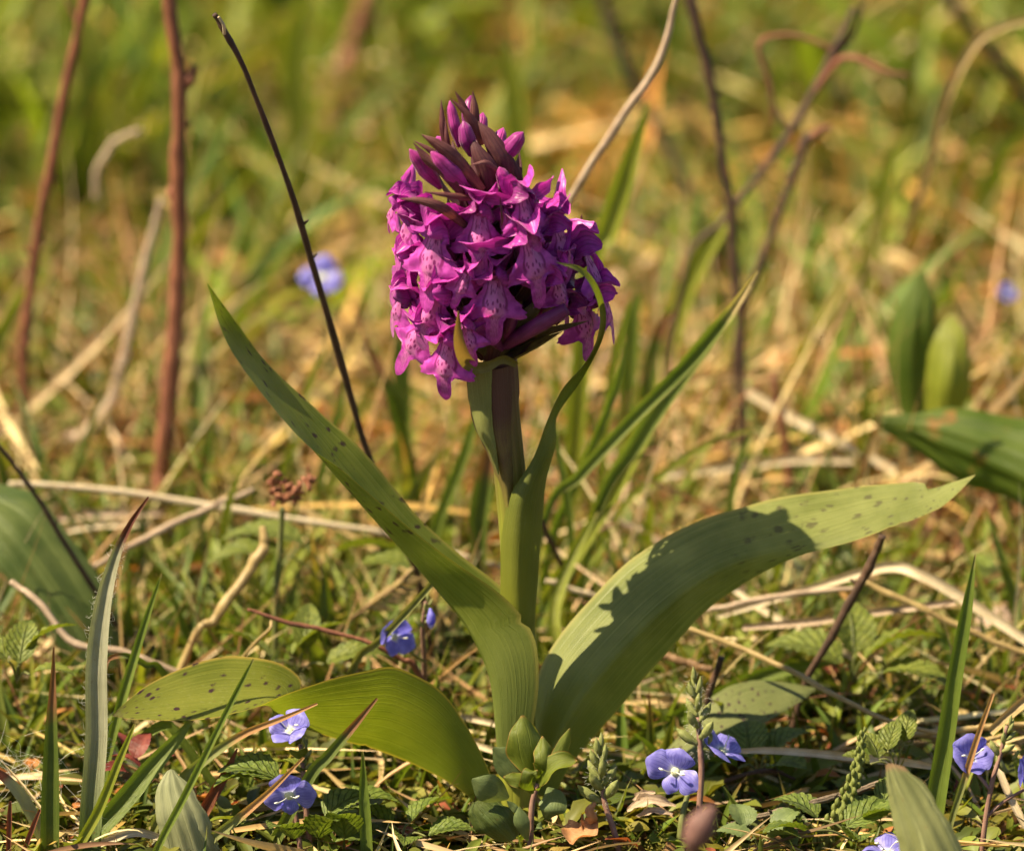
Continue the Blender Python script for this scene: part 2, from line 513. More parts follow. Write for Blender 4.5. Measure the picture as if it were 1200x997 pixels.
def lip_mat():
    k = NT('orchid_lip')
    uv, ob = k.uv(), k.obj()
    s = k.sep(uv)
    U, Vv = s[0], s[1]
    n1 = k.noise(ob, 600, 3)
    col = k.mix(k.smooth(n1, 0.35, 0.65), (0.30, 0.018, 0.24), (0.52, 0.058, 0.42))
    e = k.math('ABSOLUTE', k.math('SUBTRACT', U, 0.5))
    # pale centre, wide above, spreading into the middle lobe
    wv = k.ramp(Vv, [(0.0, (0.36,) * 3), (0.25, (0.22,) * 3), (0.45, (0.15,) * 3), (0.6, (0.26,) * 3), (0.85, (0.26,) * 3), (1.0, (0.15,) * 3)])
    e2 = k.math('SUBTRACT', e, k.math('MULTIPLY', wv, 1.0))
    pale = k.math('SUBTRACT', 1.0, k.smooth(e2, -0.07, 0.02))
    pale = k.math('MULTIPLY', pale, k.math('SUBTRACT', 1.0, k.smooth(k.math('ADD', Vv, k.math('MULTIPLY', k.math('SUBTRACT', n1, 0.5), 0.5)), 0.55, 0.98)))
    col = k.mix(k.math('MULTIPLY', pale, 0.42), col, (0.70, 0.26, 0.46))
    # dashes inside, one loop line round them
    vo = k.n('ShaderNodeTexVoronoi')
    vo.inputs['Scale'].default_value = 1.0
    k.l(k.mapping(uv, (17, 8.5, 1)), vo.inputs['Vector'])
    dash = k.math('SUBTRACT', 1.0, k.smooth(vo.outputs['Distance'], 0.26, 0.42))
    dash = k.math('MULTIPLY', dash, k.math('SUBTRACT', 1.0, k.smooth(e2, -0.05, 0.01)))
    dash = k.math('MULTIPLY', dash, k.math('SUBTRACT', 1.0, k.smooth(Vv, 0.5, 0.9)))
    ring = k.math('SUBTRACT', 1.0, k.smooth(k.math('ABSOLUTE', k.math('ADD', e2, -0.015)), 0.012, 0.035))
    ring = k.math('MULTIPLY', ring, k.math('SUBTRACT', 1.0, k.smooth(Vv, 0.42, 0.55)))
    mott = k.math('MULTIPLY', k.smooth(k.noise(k.mapping(uv, (22, 16, 1)), 1.0, 2), 0.5, 0.6), k.math('MULTIPLY', k.smooth(Vv, 0.5, 0.6), 0.6))
    mk_ = k.math('MAXIMUM', k.math('MAXIMUM', dash, ring), mott)
    col = k.mix(k.math('MULTIPLY', mk_, 0.95), col, (0.20, 0.006, 0.12))
    return k.finish(col, 0.45, 0.24, tint=(1.35, 0.8, 1.2), normal=k.bump(n1, 0.5, 0.0003), sheen=0.15)
M['lip'] = lip_mat()
M['ovary'] = plant_mat('orchid_ovary', (0.14, 0.018, 0.09), (0.25, 0.035, 0.17), 400, 0.45, 0.15, stripes=3)
M['throat'] = plant_mat('orchid_column', (0.16, 0.015, 0.12), (0.30, 0.05, 0.20), 700, 0.4)

def blue_mat():
    k = NT('speedwell_petal')
    uv, ob = k.uv(), k.obj()
    s = k.sep(uv)
    n1 = k.noise(ob, 500, 3)
    col = k.mix(k.smooth(n1, 0.35, 0.65), (0.18, 0.16, 0.57), (0.31, 0.28, 0.75))
    w = k.math('ABSOLUTE', k.math('SINE', k.math('MULTIPLY', k.math('SUBTRACT', s[0], 0.5), 9 * math.pi)))
    vein = k.math('MULTIPLY', k.math('SUBTRACT', 1.0, k.smooth(w, 0.05, 0.4)), k.math('SUBTRACT', 1.0, k.smooth(s[1], 0.5, 0.95)))
    col = k.mix(k.math('MULTIPLY', vein, 0.7), col, (0.07, 0.06, 0.42))
    col = k.mix(k.math('SUBTRACT', 1.0, k.smooth(s[1], 0.08, 0.3)), col, (0.80, 0.80, 0.80))
    return k.finish(col, 0.5, 0.4, tint=(0.9, 0.9, 1.3), normal=k.bump(n1, 0.3, 0.0003))
M['blue'] = blue_mat()
M['eye'] = plant_mat('speedwell_eye', (0.55, 0.60, 0.30), (0.75, 0.75, 0.55), 800, 0.5, 0.2)
M['stamen'] = plant_mat('speedwell_stamen', (0.70, 0.70, 0.72), (0.85, 0.85, 0.80), 800, 0.5, 0.2)
M['crinkle'] = None

def crinkle_mat(name, c1, c2):
    k = NT(name)
    uv, ob = k.uv(), k.obj()
    s = k.sep(uv)
    e = k.math('ABSOLUTE', k.math('SUBTRACT', s[0], 0.5))
    # side veins run up and out from the midrib
    f = k.math('SUBTRACT', k.math('MULTIPLY', s[1], 7.0), k.math('MULTIPLY', e, 5.0))
    w = k.math('ABSOLUTE', k.math('SINE', k.math('MULTIPLY', f, math.pi)))
    sv = k.math('SUBTRACT', 1.0, k.smooth(w, 0.0, 0.45))
    mid = k.math('SUBTRACT', 1.0, k.smooth(e, 0.0, 0.05))
    v = k.math('MAXIMUM', sv, mid)
    n1 = k.noise(ob, 900, 3)
    col = k.mix(k.smooth(n1, 0.3, 0.7), c1, c2)
    col = k.mix(k.math('MULTIPLY', v, 0.45), col, tuple(x * 0.55 for x in c1))
    h = k.math('ADD', k.math('MULTIPLY', v, -1.0), n1)
    return k.finish(col, 0.55, 0.35, tint=(1.4, 1.4, 0.5), normal=k.bump(h, 0.8, 0.0006))
M['crinkle'] = crinkle_mat('speedwell_leaf', (0.085, 0.125, 0.018), (0.16, 0.20, 0.035))
M['herb'] = crinkle_mat('herb_leaf', (0.10, 0.13, 0.015), (0.18, 0.20, 0.030))
M['round_leaf'] = plant_mat('seedling_round_leaf', (0.105, 0.145, 0.05), (0.17, 0.21, 0.075), 500, 0.5, 0.3)
M['wavy_leaf'] = leaf_mat('seedling_wavy_leaf', (0.10, 0.135, 0.014), (0.19, 0.21, 0.030), 3, 0, 0, 0.45, edge=(0.40, 0.22, 0.06), tip=(0.38, 0.18, 0.06), tip_from=0.93)
M['orange_leaf'] = plant_mat('orange_dead_leaf', (0.38, 0.16, 0.06), (0.55, 0.30, 0.14), 500, 0.6, 0.35, tint=(1.2, 0.9, 0.6))
M['bud_green'] = plant_mat('speedwell_bud', (0.17, 0.19, 0.05), (0.30, 0.31, 0.11), 900, 0.6, 0.25)
M['stem_purple'] = plant_mat('purplish_stem', (0.17, 0.085, 0.065), (0.26, 0.15, 0.11), 500, 0.55)
M['stem_thin'] = plant_mat('thin_green_stem', (0.13, 0.15, 0.04), (0.22, 0.22, 0.08), 500, 0.55, 0.2)
M['twig_red'] = plant_mat('red_brown_bark', (0.15, 0.05, 0.028), (0.27, 0.10, 0.05), 260, 0.6, bump=0.7)
M['twig_dark'] = plant_mat('dark_bark', (0.045, 0.024, 0.017), (0.11, 0.058, 0.034), 300, 0.6, bump=0.8)
M['twig_grey'] = plant_mat('grey_brown_bark', (0.14, 0.10, 0.07), (0.30, 0.22, 0.15), 600, 0.75, stripes=5, bump=0.8)
M['straw'] = plant_mat('straw_pale', (0.52, 0.40, 0.25), (0.72, 0.60, 0.42), 300, 0.45, 0.2, stripes=3, tint=(1.1, 1.0, 0.7), spec=0.5)
M['straw_gold'] = plant_mat('straw_gold', (0.36, 0.24, 0.09), (0.55, 0.40, 0.17), 300, 0.45, 0.2, stripes=3, tint=(1.1, 1.0, 0.7), spec=0.5)
M['straw_pink'] = plant_mat('straw_pinkish', (0.40, 0.28, 0.19), (0.62, 0.46, 0.33), 300, 0.5, 0.15, stripes=3, tint=(1.1, 1.0, 0.7))
M['straw_brown'] = plant_mat('straw_brown', (0.17, 0.095, 0.045), (0.30, 0.17, 0.08), 300, 0.55, 0.1, stripes=3)
M['grass'] = leaf_mat('grass_blade', (0.09, 0.13, 0.016), (0.16, 0.20, 0.034), 5, 0, 0, 0.38, tip=(0.30, 0.22, 0.09), tip_from=0.93)
M['grass_lime'] = leaf_mat('grass_blade_lime', (0.15, 0.175, 0.014), (0.24, 0.25, 0.030), 5, 0, 0, 0.42, tip=(0.35, 0.26, 0.10), tip_from=0.94)
M['grass_dark'] = leaf_mat('grass_blade_dark', (0.055, 0.085, 0.012), (0.11, 0.135, 0.022), 5, 0, 0, 0.32, tip=(0.20, 0.09, 0.04), tip_from=0.62)
M['grass_edge'] = leaf_mat('grass_blade_edge', (0.085, 0.125, 0.022), (0.15, 0.185, 0.040), 5, 0, 0, 0.38, tip=(0.50, 0.37, 0.18), tip_from=0.8, edge=(0.42, 0.30, 0.12))
M['grass_hairy'] = leaf_mat('grass_blade_hairy', (0.22, 0.215, 0.13), (0.42, 0.40, 0.29), 9, 0, 0, 0.25, vein_str=0.6, bump=1.0, tip=(0.16, 0.05, 0.035), tip_from=0.72, base=(0.10, 0.14, 0.035), rough=0.5)
M['grass_red'] = plant_mat('grass_dead_red', (0.14, 0.045, 0.025), (0.24, 0.085, 0.04), 400, 0.5, 0.25, stripes=3, tint=(1.3, 0.8, 0.5))
M['grass_tan'] = leaf_mat('grass_blade_tan_tip', (0.13, 0.15, 0.04), (0.22, 0.22, 0.08), 5, 0, 0, 0.35, tip=(0.42, 0.22, 0.10), tip_from=0.5)
M['hair'] = plant_mat('silver_hairs', (0.62, 0.60, 0.52), (0.80, 0.78, 0.70), 800, 0.4, 0.4, tint=(1, 1, 0.9))
M['rush_head'] = plant_mat('rush_flower', (0.20, 0.065, 0.035), (0.34, 0.14, 0.07), 900, 0.6, 0.15)
M['brown_bud'] = plant_mat('brown_bud', (0.10, 0.045, 0.04), (0.20, 0.10, 0.08), 600, 0.65)
M['red_leaf'] = plant_mat('dark_red_leaf', (0.12, 0.022, 0.022), (0.22, 0.055, 0.04), 500, 0.45, 0.3, tint=(1.4, 0.6, 0.5))
M['stone'] = plant_mat('pinkish_stone', (0.36, 0.24, 0.18), (0.52, 0.38, 0.30), 200, 0.8, bump=0.8)
M['spike'] = plant_mat('green_spike', (0.15, 0.18, 0.035), (0.25, 0.27, 0.07), 500, 0.5, 0.3)
M['s_grass'] = stuff_mat('turf_grass', 0.5, 0.36)
M['s_straw'] = stuff_mat('turf_straw', 0.5, 0.18, tint=(1.1, 1.0, 0.7))
M['s_leaf'] = stuff_mat('turf_leaves', 0.5, 0.36)
M['s_moss'] = stuff_mat('turf_moss', 0.6, 0.4, tint=(1.3, 1.1, 0.5))
M['s_litter'] = stuff_mat('turf_litter', 0.7, 0.15, tint=(1.1, 0.9, 0.6))

def soil_mat():
    k = NT('soil')
    ob = k.obj()
    n1 = k.noise(ob, 60, 6, 0.65)
    n2 = k.noise(ob, 420, 4, 0.6)
    n3 = k.noise(ob, 9, 3)
    col = k.ramp(n2, [(0.3, (0.025, 0.016, 0.009)), (0.5, (0.07, 0.045, 0.022)), (0.7, (0.14, 0.095, 0.045))])
    col = k.mix(k.smooth(n1, 0.48, 0.62), col, (0.085, 0.085, 0.018))
    col = k.mix(k.math('MULTIPLY', k.smooth(n3, 0.45, 0.6), 0.5), col, (0.12, 0.10, 0.03))
    h = k.math('ADD', n1, n2)
    return k.finish(col, 0.9, 0, normal=k.bump(h, 1.0, 0.003), spec=0.15)
M['soil'] = soil_mat()

# ------------------------------------------------------------------ the ground
def hgt(x, y):
    x = np.asarray(x, float); y = np.asarray(y, float)
    return (0.22 * np.sin(x * 0.9 + 0.6 * np.sin(y * 0.5)) * np.cos(y * 0.7 + 0.3) + 0.16 * np.sin(x * 2.1 + y * 1.3) * np.sin(y * 1.9 - 0.8 * x)
            + 0.5 * np.sin(x * 0.13 + 1.0) * np.sin(y * 0.11 + 0.4) * np.clip((y - 6) / 12, 0, 1)
            + 0.75 * np.clip((y - 13) / 14, 0, 1) * (np.sin(x * 0.62 + 1.7 * np.sin(y * 0.21)) * np.sin(y * 0.47 + 1.2) + 0.6 * np.sin(x * 1.15 - y * 0.8 + 2.0))) - 0.15

def axis_coords(lo, hi, far, n_in, n_out):
    inner = np.linspace(lo, hi, n_in)
    g = np.linspace(0, 1, n_out + 1)[1:] ** 3
    return np.concatenate([(lo - far * g)[::-1], inner, hi + far * g])
gx = axis_coords(-32, 32, 4000, 160, 26)
gyy = axis_coords(-25, 150, 4000, 380, 26)
XX, YY = np.meshgrid(gx, gyy, indexing='xy')
ZZ = hgt(XX, YY)
near = (np.abs(XX) < 33) & (YY > -27) & (YY < 152)
ZZ = np.where(near, ZZ + RNG.normal(size=ZZ.shape) * 0.05, ZZ * 0.5)
Vg = np.stack([XX, YY, ZZ], -1).reshape(-1, 3)
ground = mk('ground', (Vg, gquads(len(gyy), len(gx)), Vg[:, :2] * 0.01), M['soil'], base=(0, 0, 0))
tag(ground, 'brown soil with dark crumbs beneath the meadow turf', 'ground', kind='structure')

# ------------------------------------------------------------------ scattered stuff
def patch(x, y, seed, s=0.12):
    """soft random patches over the ground, 0..1"""
    r = np.random.default_rng(seed)
    v = np.zeros_like(x)
    for i in range(5):
        a = r.uniform(0, 6.28); f = s * r.uniform(0.6, 2.2); p = r.uniform(0, 6.28)
        v = v + np.sin((x * np.cos(a) + y * np.sin(a)) * f * 6.28 + p)
    return 0.5 + 0.5 * np.tanh(v * 0.7)

def near_px(x, y, spots):
    """weight of a ground position by listed ground places (pixel centre, radius in pixels)"""
    px, py = project(np.stack([x, y, np.zeros_like(x)], -1))
    w = np.zeros_like(x)
    for (cx, cy, rx, ry) in spots:
        w = np.maximum(w, np.exp(-((px - cx) / rx) ** 2 - ((py - cy) / ry) ** 2))
    return w

def rand_xy(n, density='near'):
    """positions over the patch of meadow, more of them close to the camera's view"""
    m = int(n * 0.62); f = int(n * 0.26)
    y = np.concatenate([RNG.uniform(0, 1, m) ** 1.25 * 100 - 4, RNG.uniform(-5, 8, f), RNG.uniform(-25, 150, n - m - f)])
    half = np.where(np.arange(n) < m + f, 11.0 + (y + 5) * 0.17, 40)
    x = RNG.uniform(-1, 1, n) * half
    return x, y

def pick(cols, n):
    cols = np.asarray(cols, float)
    cols = np.where(cols[:, 1:2] > cols[:, :1], cols * [1.18, 1.0, 0.55], cols * [1.0, 0.95, 0.75])
    c = cols[RNG.integers(0, len(cols), n)]
    return c * RNG.uniform(0.75, 1.3, (n, 1)) * RNG.uniform(0.93, 1.07, (n, 3))

def blades(root, azim, length, lean, bend, width, color, seg=6, flat=0.0, roll=None, tipcol=None):
    """many tapering blades as one geometry"""
    n = len(root)
    t = np.linspace(0, 1, seg + 1)
    ang = lean[:, None] + bend[:, None] * t[None]                       # from vertical
    ds = length[:, None] / seg
    dx = np.sin(ang) * ds; dz = np.cos(ang) * ds
    hx = np.concatenate([np.zeros((n, 1)), np.cumsum(dx[:, :-1], 1)], 1)
    hz = np.concatenate([np.zeros((n, 1)), np.cumsum(dz[:, :-1], 1)], 1)
    side_w = RNG.normal(size=n) * 0.25
    az = azim[:, None] + side_w[:, None] * t[None] ** 2
    d = np.stack([np.cos(az), np.sin(az)], -1)
    c = np.zeros((n, seg + 1, 3))
    c[..., :2] = root[:, None, :2] + d * hx[..., None]
    c[..., 2] = root[:, None, 2] + hz
    zmin = hgt(c[..., 0], c[..., 1]) + 0.04
    c[..., 2] = np.maximum(c[..., 2], np.where(t[None] > 0.1, zmin, c[..., 2]))
    if roll is None: roll = RNG.uniform(-0.9, 0.9, n)
    s = np.stack([-np.sin(az), np.cos(az), np.zeros_like(az)], -1)
    tg = np.stack([np.cos(az) * np.sin(ang), np.sin(az) * np.sin(ang), np.cos(ang)], -1)
    nn = np.cross(tg, s)
    rr = (roll[:, None] + RNG.normal(size=n)[:, None] * 0.5 * t[None])[..., None]
    s = s * np.cos(rr) + nn * np.sin(rr)
    w = width[:, None] * np.minimum(1, (1 - t[None]) * 1.9 + 0.03) * (0.7 + 0.3 * np.minimum(1, t[None] * 4))
    fold = 0.35
    nn2 = np.cross(tg, s)
    L = c - s * w[..., None] / 2 + nn2 * (w * fold)[..., None]
    R = c + s * w[..., None] / 2 + nn2 * (w * fold)[..., None]
    V = np.stack([L, c, R], 2).reshape(-1, 3)
    q = gquads(seg + 1, 3)
    F = (q[None] + (np.arange(n) * (seg + 1) * 3)[:, None, None]).reshape(-1, 4)
    uv = np.tile(uvgrid(seg + 1, 3), (n, 1))
    colr = np.repeat(color[:, None], (seg + 1), 1)
    if tipcol is not None:
        k = np.clip((t[None] - tipcol[1][:, None]) / 0.2, 0, 1)[..., None]
        colr = colr * (1 - k) + tipcol[0][:, None] * k
    colr = np.repeat(colr[:, :, None], 3, 2).reshape(-1, 3)
    return (V, F, uv), colr

def inst(template, uvt, Ft, org, R, scale, color):
    """many copies of a small template as one geometry (R: rotation matrices)"""
    V = np.einsum('nij,kj->nki', R, template) * scale[:, None, None] + org[:, None]
    k = len(template)
    F = (Ft[None] + (np.arange(len(org)) * k)[:, None, None]).reshape(-1, 4)
    return (V.reshape(-1, 3), F, np.tile(uvt, (len(org), 1))), np.repeat(color, k, 0)

def rotz(a):
    c, s = np.cos(a), np.sin(a); o, l = np.zeros_like(a), np.ones_like(a)
    return np.stack([np.stack([c, -s, o], -1), np.stack([s, c, o], -1), np.stack([o, o, l], -1)], -2)
def roty(a):
    c, s = np.cos(a), np.sin(a); o, l = np.zeros_like(a), np.ones_like(a)
    return np.stack([np.stack([c, o, s], -1), np.stack([o, l, o], -1), np.stack([-s, o, c], -1)], -2)
def rotx(a):
    c, s = np.cos(a), np.sin(a); o, l = np.zeros_like(a), np.ones_like(a)
    return np.stack([np.stack([l, o, o], -1), np.stack([o, c, -s], -1), np.stack([o, s, c], -1)], -2)

def cellrand(x, y, sx, sy, seed):
    i = np.floor(x / sx + 0.35 * np.sin(y)).astype(np.int64); j = np.floor(y / sy + 0.35 * np.sin(x)).astype(np.int64)
    h = (i * 73856093) ^ (j * 19349663) ^ (seed * 83492791)
    return ((h * 2654435761) % 100003) / 100003.0

def cpick(cols, x, y, sx, sy, seed):
    """colour per clump of a few centimetres, so that clumps stay apart when blurred"""
    n = len(x)
    one = pick(cols, n)
    cols = np.asarray(cols, float)
    cols = np.where(cols[:, 1:2] > cols[:, :1], cols * [1.18, 1.0, 0.55], cols * [1.0, 0.95, 0.75])
    c = cols[(cellrand(x, y, sx, sy, seed) * len(cols)).astype(int) % len(cols)]
    c = c * (0.55 + 0.95 * cellrand(x, y, sx, sy, seed + 1))[:, None] * RNG.uniform(0.85, 1.15, (n, 1))
    k = np.clip((y - 6) / 10, 0, 0.85)[:, None]
    return one * (1 - k) + c * k

GOLD = [(880, 310, 260, 110), (720, 290, 130, 130), (560, 170, 150, 110), (1060, 140, 150, 80), (820, 120, 120, 80)]
LIME = [(280, 50, 220, 90), (60, 170, 130, 160), (1150, 60, 110, 90), (260, 330, 150, 110), (420, 420, 100, 60), (900, 500, 150, 50)]
OCHRE_PATCHES = [(620, 60, 120, 60), (400, 150, 100, 60), (900, 60, 120, 50), (1080, 220, 110, 60), (150, 330, 90, 60), (330, 250, 90, 60), (520, 330, 120, 60), (640, 470, 120, 50), (480, 60, 90, 60), (1000, 260, 130, 70), (760, 60, 90, 60), (980, 420, 90, 50)]
PALE = [(380, 190, 110, 120), (430, 260, 90, 90), (80, 500, 120, 60), (560, 540, 120, 70), (1150, 330, 90, 130), (970, 140, 130, 40)]

def allowed_height(y):
    """turf stays short close to the camera so that the orchid stands clear"""
    return np.interp(y, [-25, -2.0, 0.5, 3, 7, 12, 25, 60, 110], [1.2, 1.0, 1.4, 2.0, 3.0, 4.0, 5.2, 7.5, 8])

def add_turf():
    # green grass in tufts
    nt = 1900
    tx, ty = rand_xy(nt)
    k = np.where(ty > 4, RNG.integers(4, 11, nt), RNG.integers(2, 5, nt))
    idx = np.repeat(np.arange(nt), k)
    n = len(idx)
    x = tx[idx] + RNG.normal(size=n) * 0.45; y = ty[idx] + RNG.normal(size=n) * 0.45
    hmax = allowed_height(y)
    L = hmax * RNG.uniform(0.45, 1.15, n)
    lime = near_px(x, y, LIME)
    gold = near_px(x, y, GOLD)
    keep = (RNG.random(n) > np.maximum(np.maximum(gold * 0.92, 0.28 * (y > 14)), (patch(x, y, 11, 0.03) > 0.62) * (y > 12) * 0.6))
    c = cpick([(0.085, 0.145, 0.030), (0.11, 0.17, 0.035), (0.06, 0.11, 0.030), (0.16, 0.21, 0.04), (0.09, 0.14, 0.04)], x, y, 2.6, 4.0, 3)
    c = c * (1 - lime[:, None]) + lime[:, None] * pick([(0.15, 0.21, 0.03), (0.18, 0.235, 0.035), (0.10, 0.165, 0.03), (0.07, 0.12, 0.025)], n)
    tipc = (pick([(0.34, 0.25, 0.10), (0.22, 0.12, 0.05), (0.14, 0.16, 0.05)], n), RNG.uniform(0.6, 1.0, n))
    w = np.clip(RNG.lognormal(-1.95, 0.45, n), 0.05, 0.42) * np.interp(y, [0, 10, 60], [0.75, 1.0, 1.8])
    root = np.stack([x, y, hgt(x, y) - 0.1], -1)
    a = RNG.uniform(0, 6.28, n)
    g, col = blades(root[keep], a[keep], L[keep], RNG.uniform(0.05, 0.55, n)[keep], RNG.uniform(0.1, 1.3, n)[keep], w[keep], c[keep], 7,
                    tipcol=(tipc[0][keep], tipc[1][keep]))
    n3 = 560                                                    # broader blades further back
    t3x = RNG.uniform(-1, 1, 95); t3y = RNG.uniform(17, 92, 95); t3x = t3x * (10 + t3y * 0.15)
    i3 = RNG.integers(0, 95, n3)
    x3 = t3x[i3] + RNG.normal(size=n3) * 0.8; y3 = t3y[i3] + RNG.normal(size=n3) * 0.8
    g3, col3 = blades(np.stack([x3, y3, hgt(x3, y3) - 0.1], -1), RNG.uniform(0, 6.28, n3), RNG.uniform(3.0, 8.0, n3) * np.interp(y3, [17, 60], [0.8, 1.2]), RNG.uniform(0.1, 0.7, n3), RNG.uniform(0.1, 1.5, n3),
                      RNG.uniform(0.22, 0.6, n3) * np.interp(y3, [17, 80], [0.9, 1.6]), pick([(0.12, 0.20, 0.03), (0.16, 0.24, 0.035), (0.07, 0.14, 0.03), (0.18, 0.22, 0.04)], n3), 8)
    g = join(g, g3); col = np.vstack([col, col3])
    tag(mk('grass', g, M['s_grass'], base=(0, 0, 0), col=col), 'green meadow grass filling the turf around and behind the orchid', 'grass', kind='stuff')
    # dead straw lying about
    n = 15000
    x, y = rand_xy(n)
    pale = near_px(x, y, PALE); gold = near_px(x, y, GOLD); lime = near_px(x, y, LIME)
    keep = RNG.random(n) < (0.55 + 0.5 * pale - 0.5 * lime) * np.interp(y, [-5, 4, 9, 16, 28, 45], [0.3, 0.45, 1.0, 1.1, 1.0, 1.0])
    L = RNG.uniform(1.2, 6.0, n) * np.interp(y, [-3, 6, 20, 60], [0.45, 0.8, 1.15, 1.7])
    c = cpick([(0.56, 0.44, 0.30), (0.46, 0.34, 0.22), (0.30, 0.19, 0.11), (0.66, 0.54, 0.40), (0.20, 0.12, 0.07), (0.50, 0.36, 0.18)], x, y, 2.4, 3.0, 9)
    c = c * (1 - gold[:, None] * 0.8) + gold[:, None] * 0.8 * pick([(0.40, 0.25, 0.06), (0.30, 0.19, 0.04)], n)
    c = c * np.interp(y, [12, 35], [1.0, 0.9])[:, None]
    ochre = np.maximum((0.35 + 0.6 * patch(x, y, 23, 0.03)) * (y > 10), near_px(x, y, OCHRE_PATCHES))[:, None]
    c = c * (1 - ochre) + ochre * cpick([(0.52, 0.29, 0.08), (0.32, 0.12, 0.04), (0.62, 0.42, 0.16), (0.44, 0.19, 0.06), (0.66, 0.50, 0.28)], x, y, 2.8, 3.6, 51)
    w = np.clip(RNG.lognormal(-2.5, 0.4, n), 0.03, 0.22) * np.interp(y, [0, 15, 60], [0.9, 1.15, 2.0])
    z = hgt(x, y) + np.abs(RNG.normal(size=n)) * np.interp(y, [-3, 5, 20], [0.25, 0.45, 0.9])
    root = np.stack([x, y, z], -1)
    a = np.where(RNG.random(n) < 0.55, RNG.normal(size=n) * 0.5 + RNG.integers(0, 2, n) * 3.14, RNG.uniform(0, 6.28, n))
    lean = RNG.normal(1.45, 0.2, n)
    g, col = blades(root[keep], a[keep], L[keep], lean[keep], RNG.normal(0.15, 0.35, n)[keep], w[keep], c[keep], 6)
    n2 = 1300                                                   # thin dead stalks still standing or arching
    x2 = RNG.uniform(-1, 1, n2); y2 = RNG.uniform(3, 28, n2); x2 = x2 * (10 + y2 * 0.15)
    g2, col2 = blades(np.stack([x2, y2, hgt(x2, y2) - 0.1], -1), RNG.uniform(0, 6.28, n2), RNG.uniform(0.8, 1.7, n2) * allowed_height(y2), RNG.uniform(0.2, 1.1, n2), RNG.uniform(-0.3, 1.3, n2),
                      RNG.uniform(0.035, 0.08, n2) * np.interp(y2, [3, 40], [0.9, 1.8]), pick([(0.60, 0.48, 0.34), (0.48, 0.36, 0.22), (0.36, 0.22, 0.12), (0.25, 0.12, 0.07)], n2), 7)
    g = join(g, g2); col = np.vstack([col, col2])
    n4 = 420                                                    # wide pale dead leaves of last year's grass, further back
    x4 = RNG.uniform(-1, 1, n4); y4 = RNG.uniform(12, 92, n4); x4 = x4 * (10 + y4 * 0.15)
    g4, col4 = blades(np.stack([x4, y4, hgt(x4, y4) + RNG.uniform(0.3, 1.6, n4)], -1), RNG.normal(size=n4) * 0.6 + RNG.integers(0, 2, n4) * 3.14, RNG.uniform(2.5, 8, n4), RNG.normal(1.4, 0.25, n4), RNG.normal(0.1, 0.4, n4),
                      RNG.uniform(0.15, 0.42, n4) * np.interp(y4, [12, 80], [0.7, 1.5]), pick([(0.70, 0.58, 0.44), (0.60, 0.44, 0.28), (0.55, 0.36, 0.14), (0.42, 0.20, 0.08), (0.66, 0.50, 0.30)], n4), 8)
    g = join(g, g4); col = np.vstack([col, col4])
    tag(mk('straw_litter', g, M['s_straw'], base=(0, 0, 0), col=col), 'dead tan and brown grass stalks littering the turf', 'straw', kind='stuff')
    # small leafy herbs in rosettes
    n_l = 9
    v = np.linspace(0, 1, n_l)
    def tmpl(wprof, curl, fold):
        w = np.interp(v, np.linspace(0, 1, len(wprof)), wprof)
        ang = curl * v
        cx = np.cumsum(np.cos(ang)) / n_l; cz = np.cumsum(np.sin(ang)) / n_l
        u = np.linspace(-1, 1, 5)
        V = np.zeros((n_l, 5, 3))
        V[..., 0] = cx[:, None]; V[..., 1] = w[:, None] * u[None]; V[..., 2] = cz[:, None] + fold * w[:, None] * np.abs(u)[None]
        return V.reshape(-1, 3), uvgrid(n_l, 5), gquads(n_l, 5)
    kinds = [tmpl([0.02, 0.10, 0.24, 0.28, 0.22, 0.02], -0.9, 0.35), tmpl([0.03, 0.05, 0.30, 0.40, 0.34, 0.04], -0.5, 0.25),
             tmpl([0.04, 0.11, 0.13, 0.12, 0.08, 0.0], -0.8, 0.5), tmpl([0.06, 0.20, 0.14, 0.24, 0.12, 0.0], -0.7, 0.4)]
    geos, cols = [], []
    for ki, (tv, tu, tf) in enumerate(kinds):
        npl = [1050, 800, 1050, 900][ki]
        x, y = rand_xy(npl)
        keep = RNG.random(npl) > np.maximum(near_px(x, y, GOLD) * 0.95, np.where(y > 12, (patch(x, y, 11, 0.03) > 0.62) * 0.75, np.where(y < 6, 0.1 + 0.4 * (patch(x, y, 31, 0.12) > 0.5), 0.1)))
        keep &= ~((y > 14) & (cellrand(x, y, 3.0, 4.5, 77) < 0.45)) & (RNG.random(npl) > 0.8 * near_px(x, y, OCHRE_PATCHES))
        x, y = x[keep], y[keep]; npl = len(x)
        kk = RNG.integers(5, 11, npl)
        idx = np.repeat(np.arange(npl), kk); n = len(idx)
        hz = RNG.uniform(0.05, 1.0, n) * np.interp(y[idx], [-3, 2, 10, 30], [0.45, 0.6, 1.2, 2.0])
        az = RNG.uniform(0, 6.28, n)
        r0 = RNG.uniform(0, 0.35, n)
        org = np.stack([x[idx] + np.cos(az) * r0, y[idx] + np.sin(az) * r0, hgt(x[idx], y[idx]) + hz], -1)
        R = rotz(az) @ roty(-RNG.uniform(-0.25, 0.95, n)) @ rotx(RNG.normal(size=n) * 0.35)
        sc_ = RNG.uniform(0.35, 1.0, n) * [0.95, 0.75, 1.3, 1.2][ki] * np.interp(y[idx], [-3, 3, 15, 50], [0.68, 0.9, 1.5, 3.0])
        lime = near_px(org[:, 0], org[:, 1], LIME)
        c = pick([(0.10, 0.145, 0.035), (0.13, 0.17, 0.045), (0.08, 0.12, 0.038), (0.15, 0.18, 0.06), (0.15, 0.16, 0.035)], npl)[idx] * RNG.uniform(0.8, 1.25, (n, 1)) * np.where(y[idx] > 10, 0.6 + 0.85 * cellrand(x[idx], y[idx], 2.5, 4.0, 41), 1.0)[:, None]
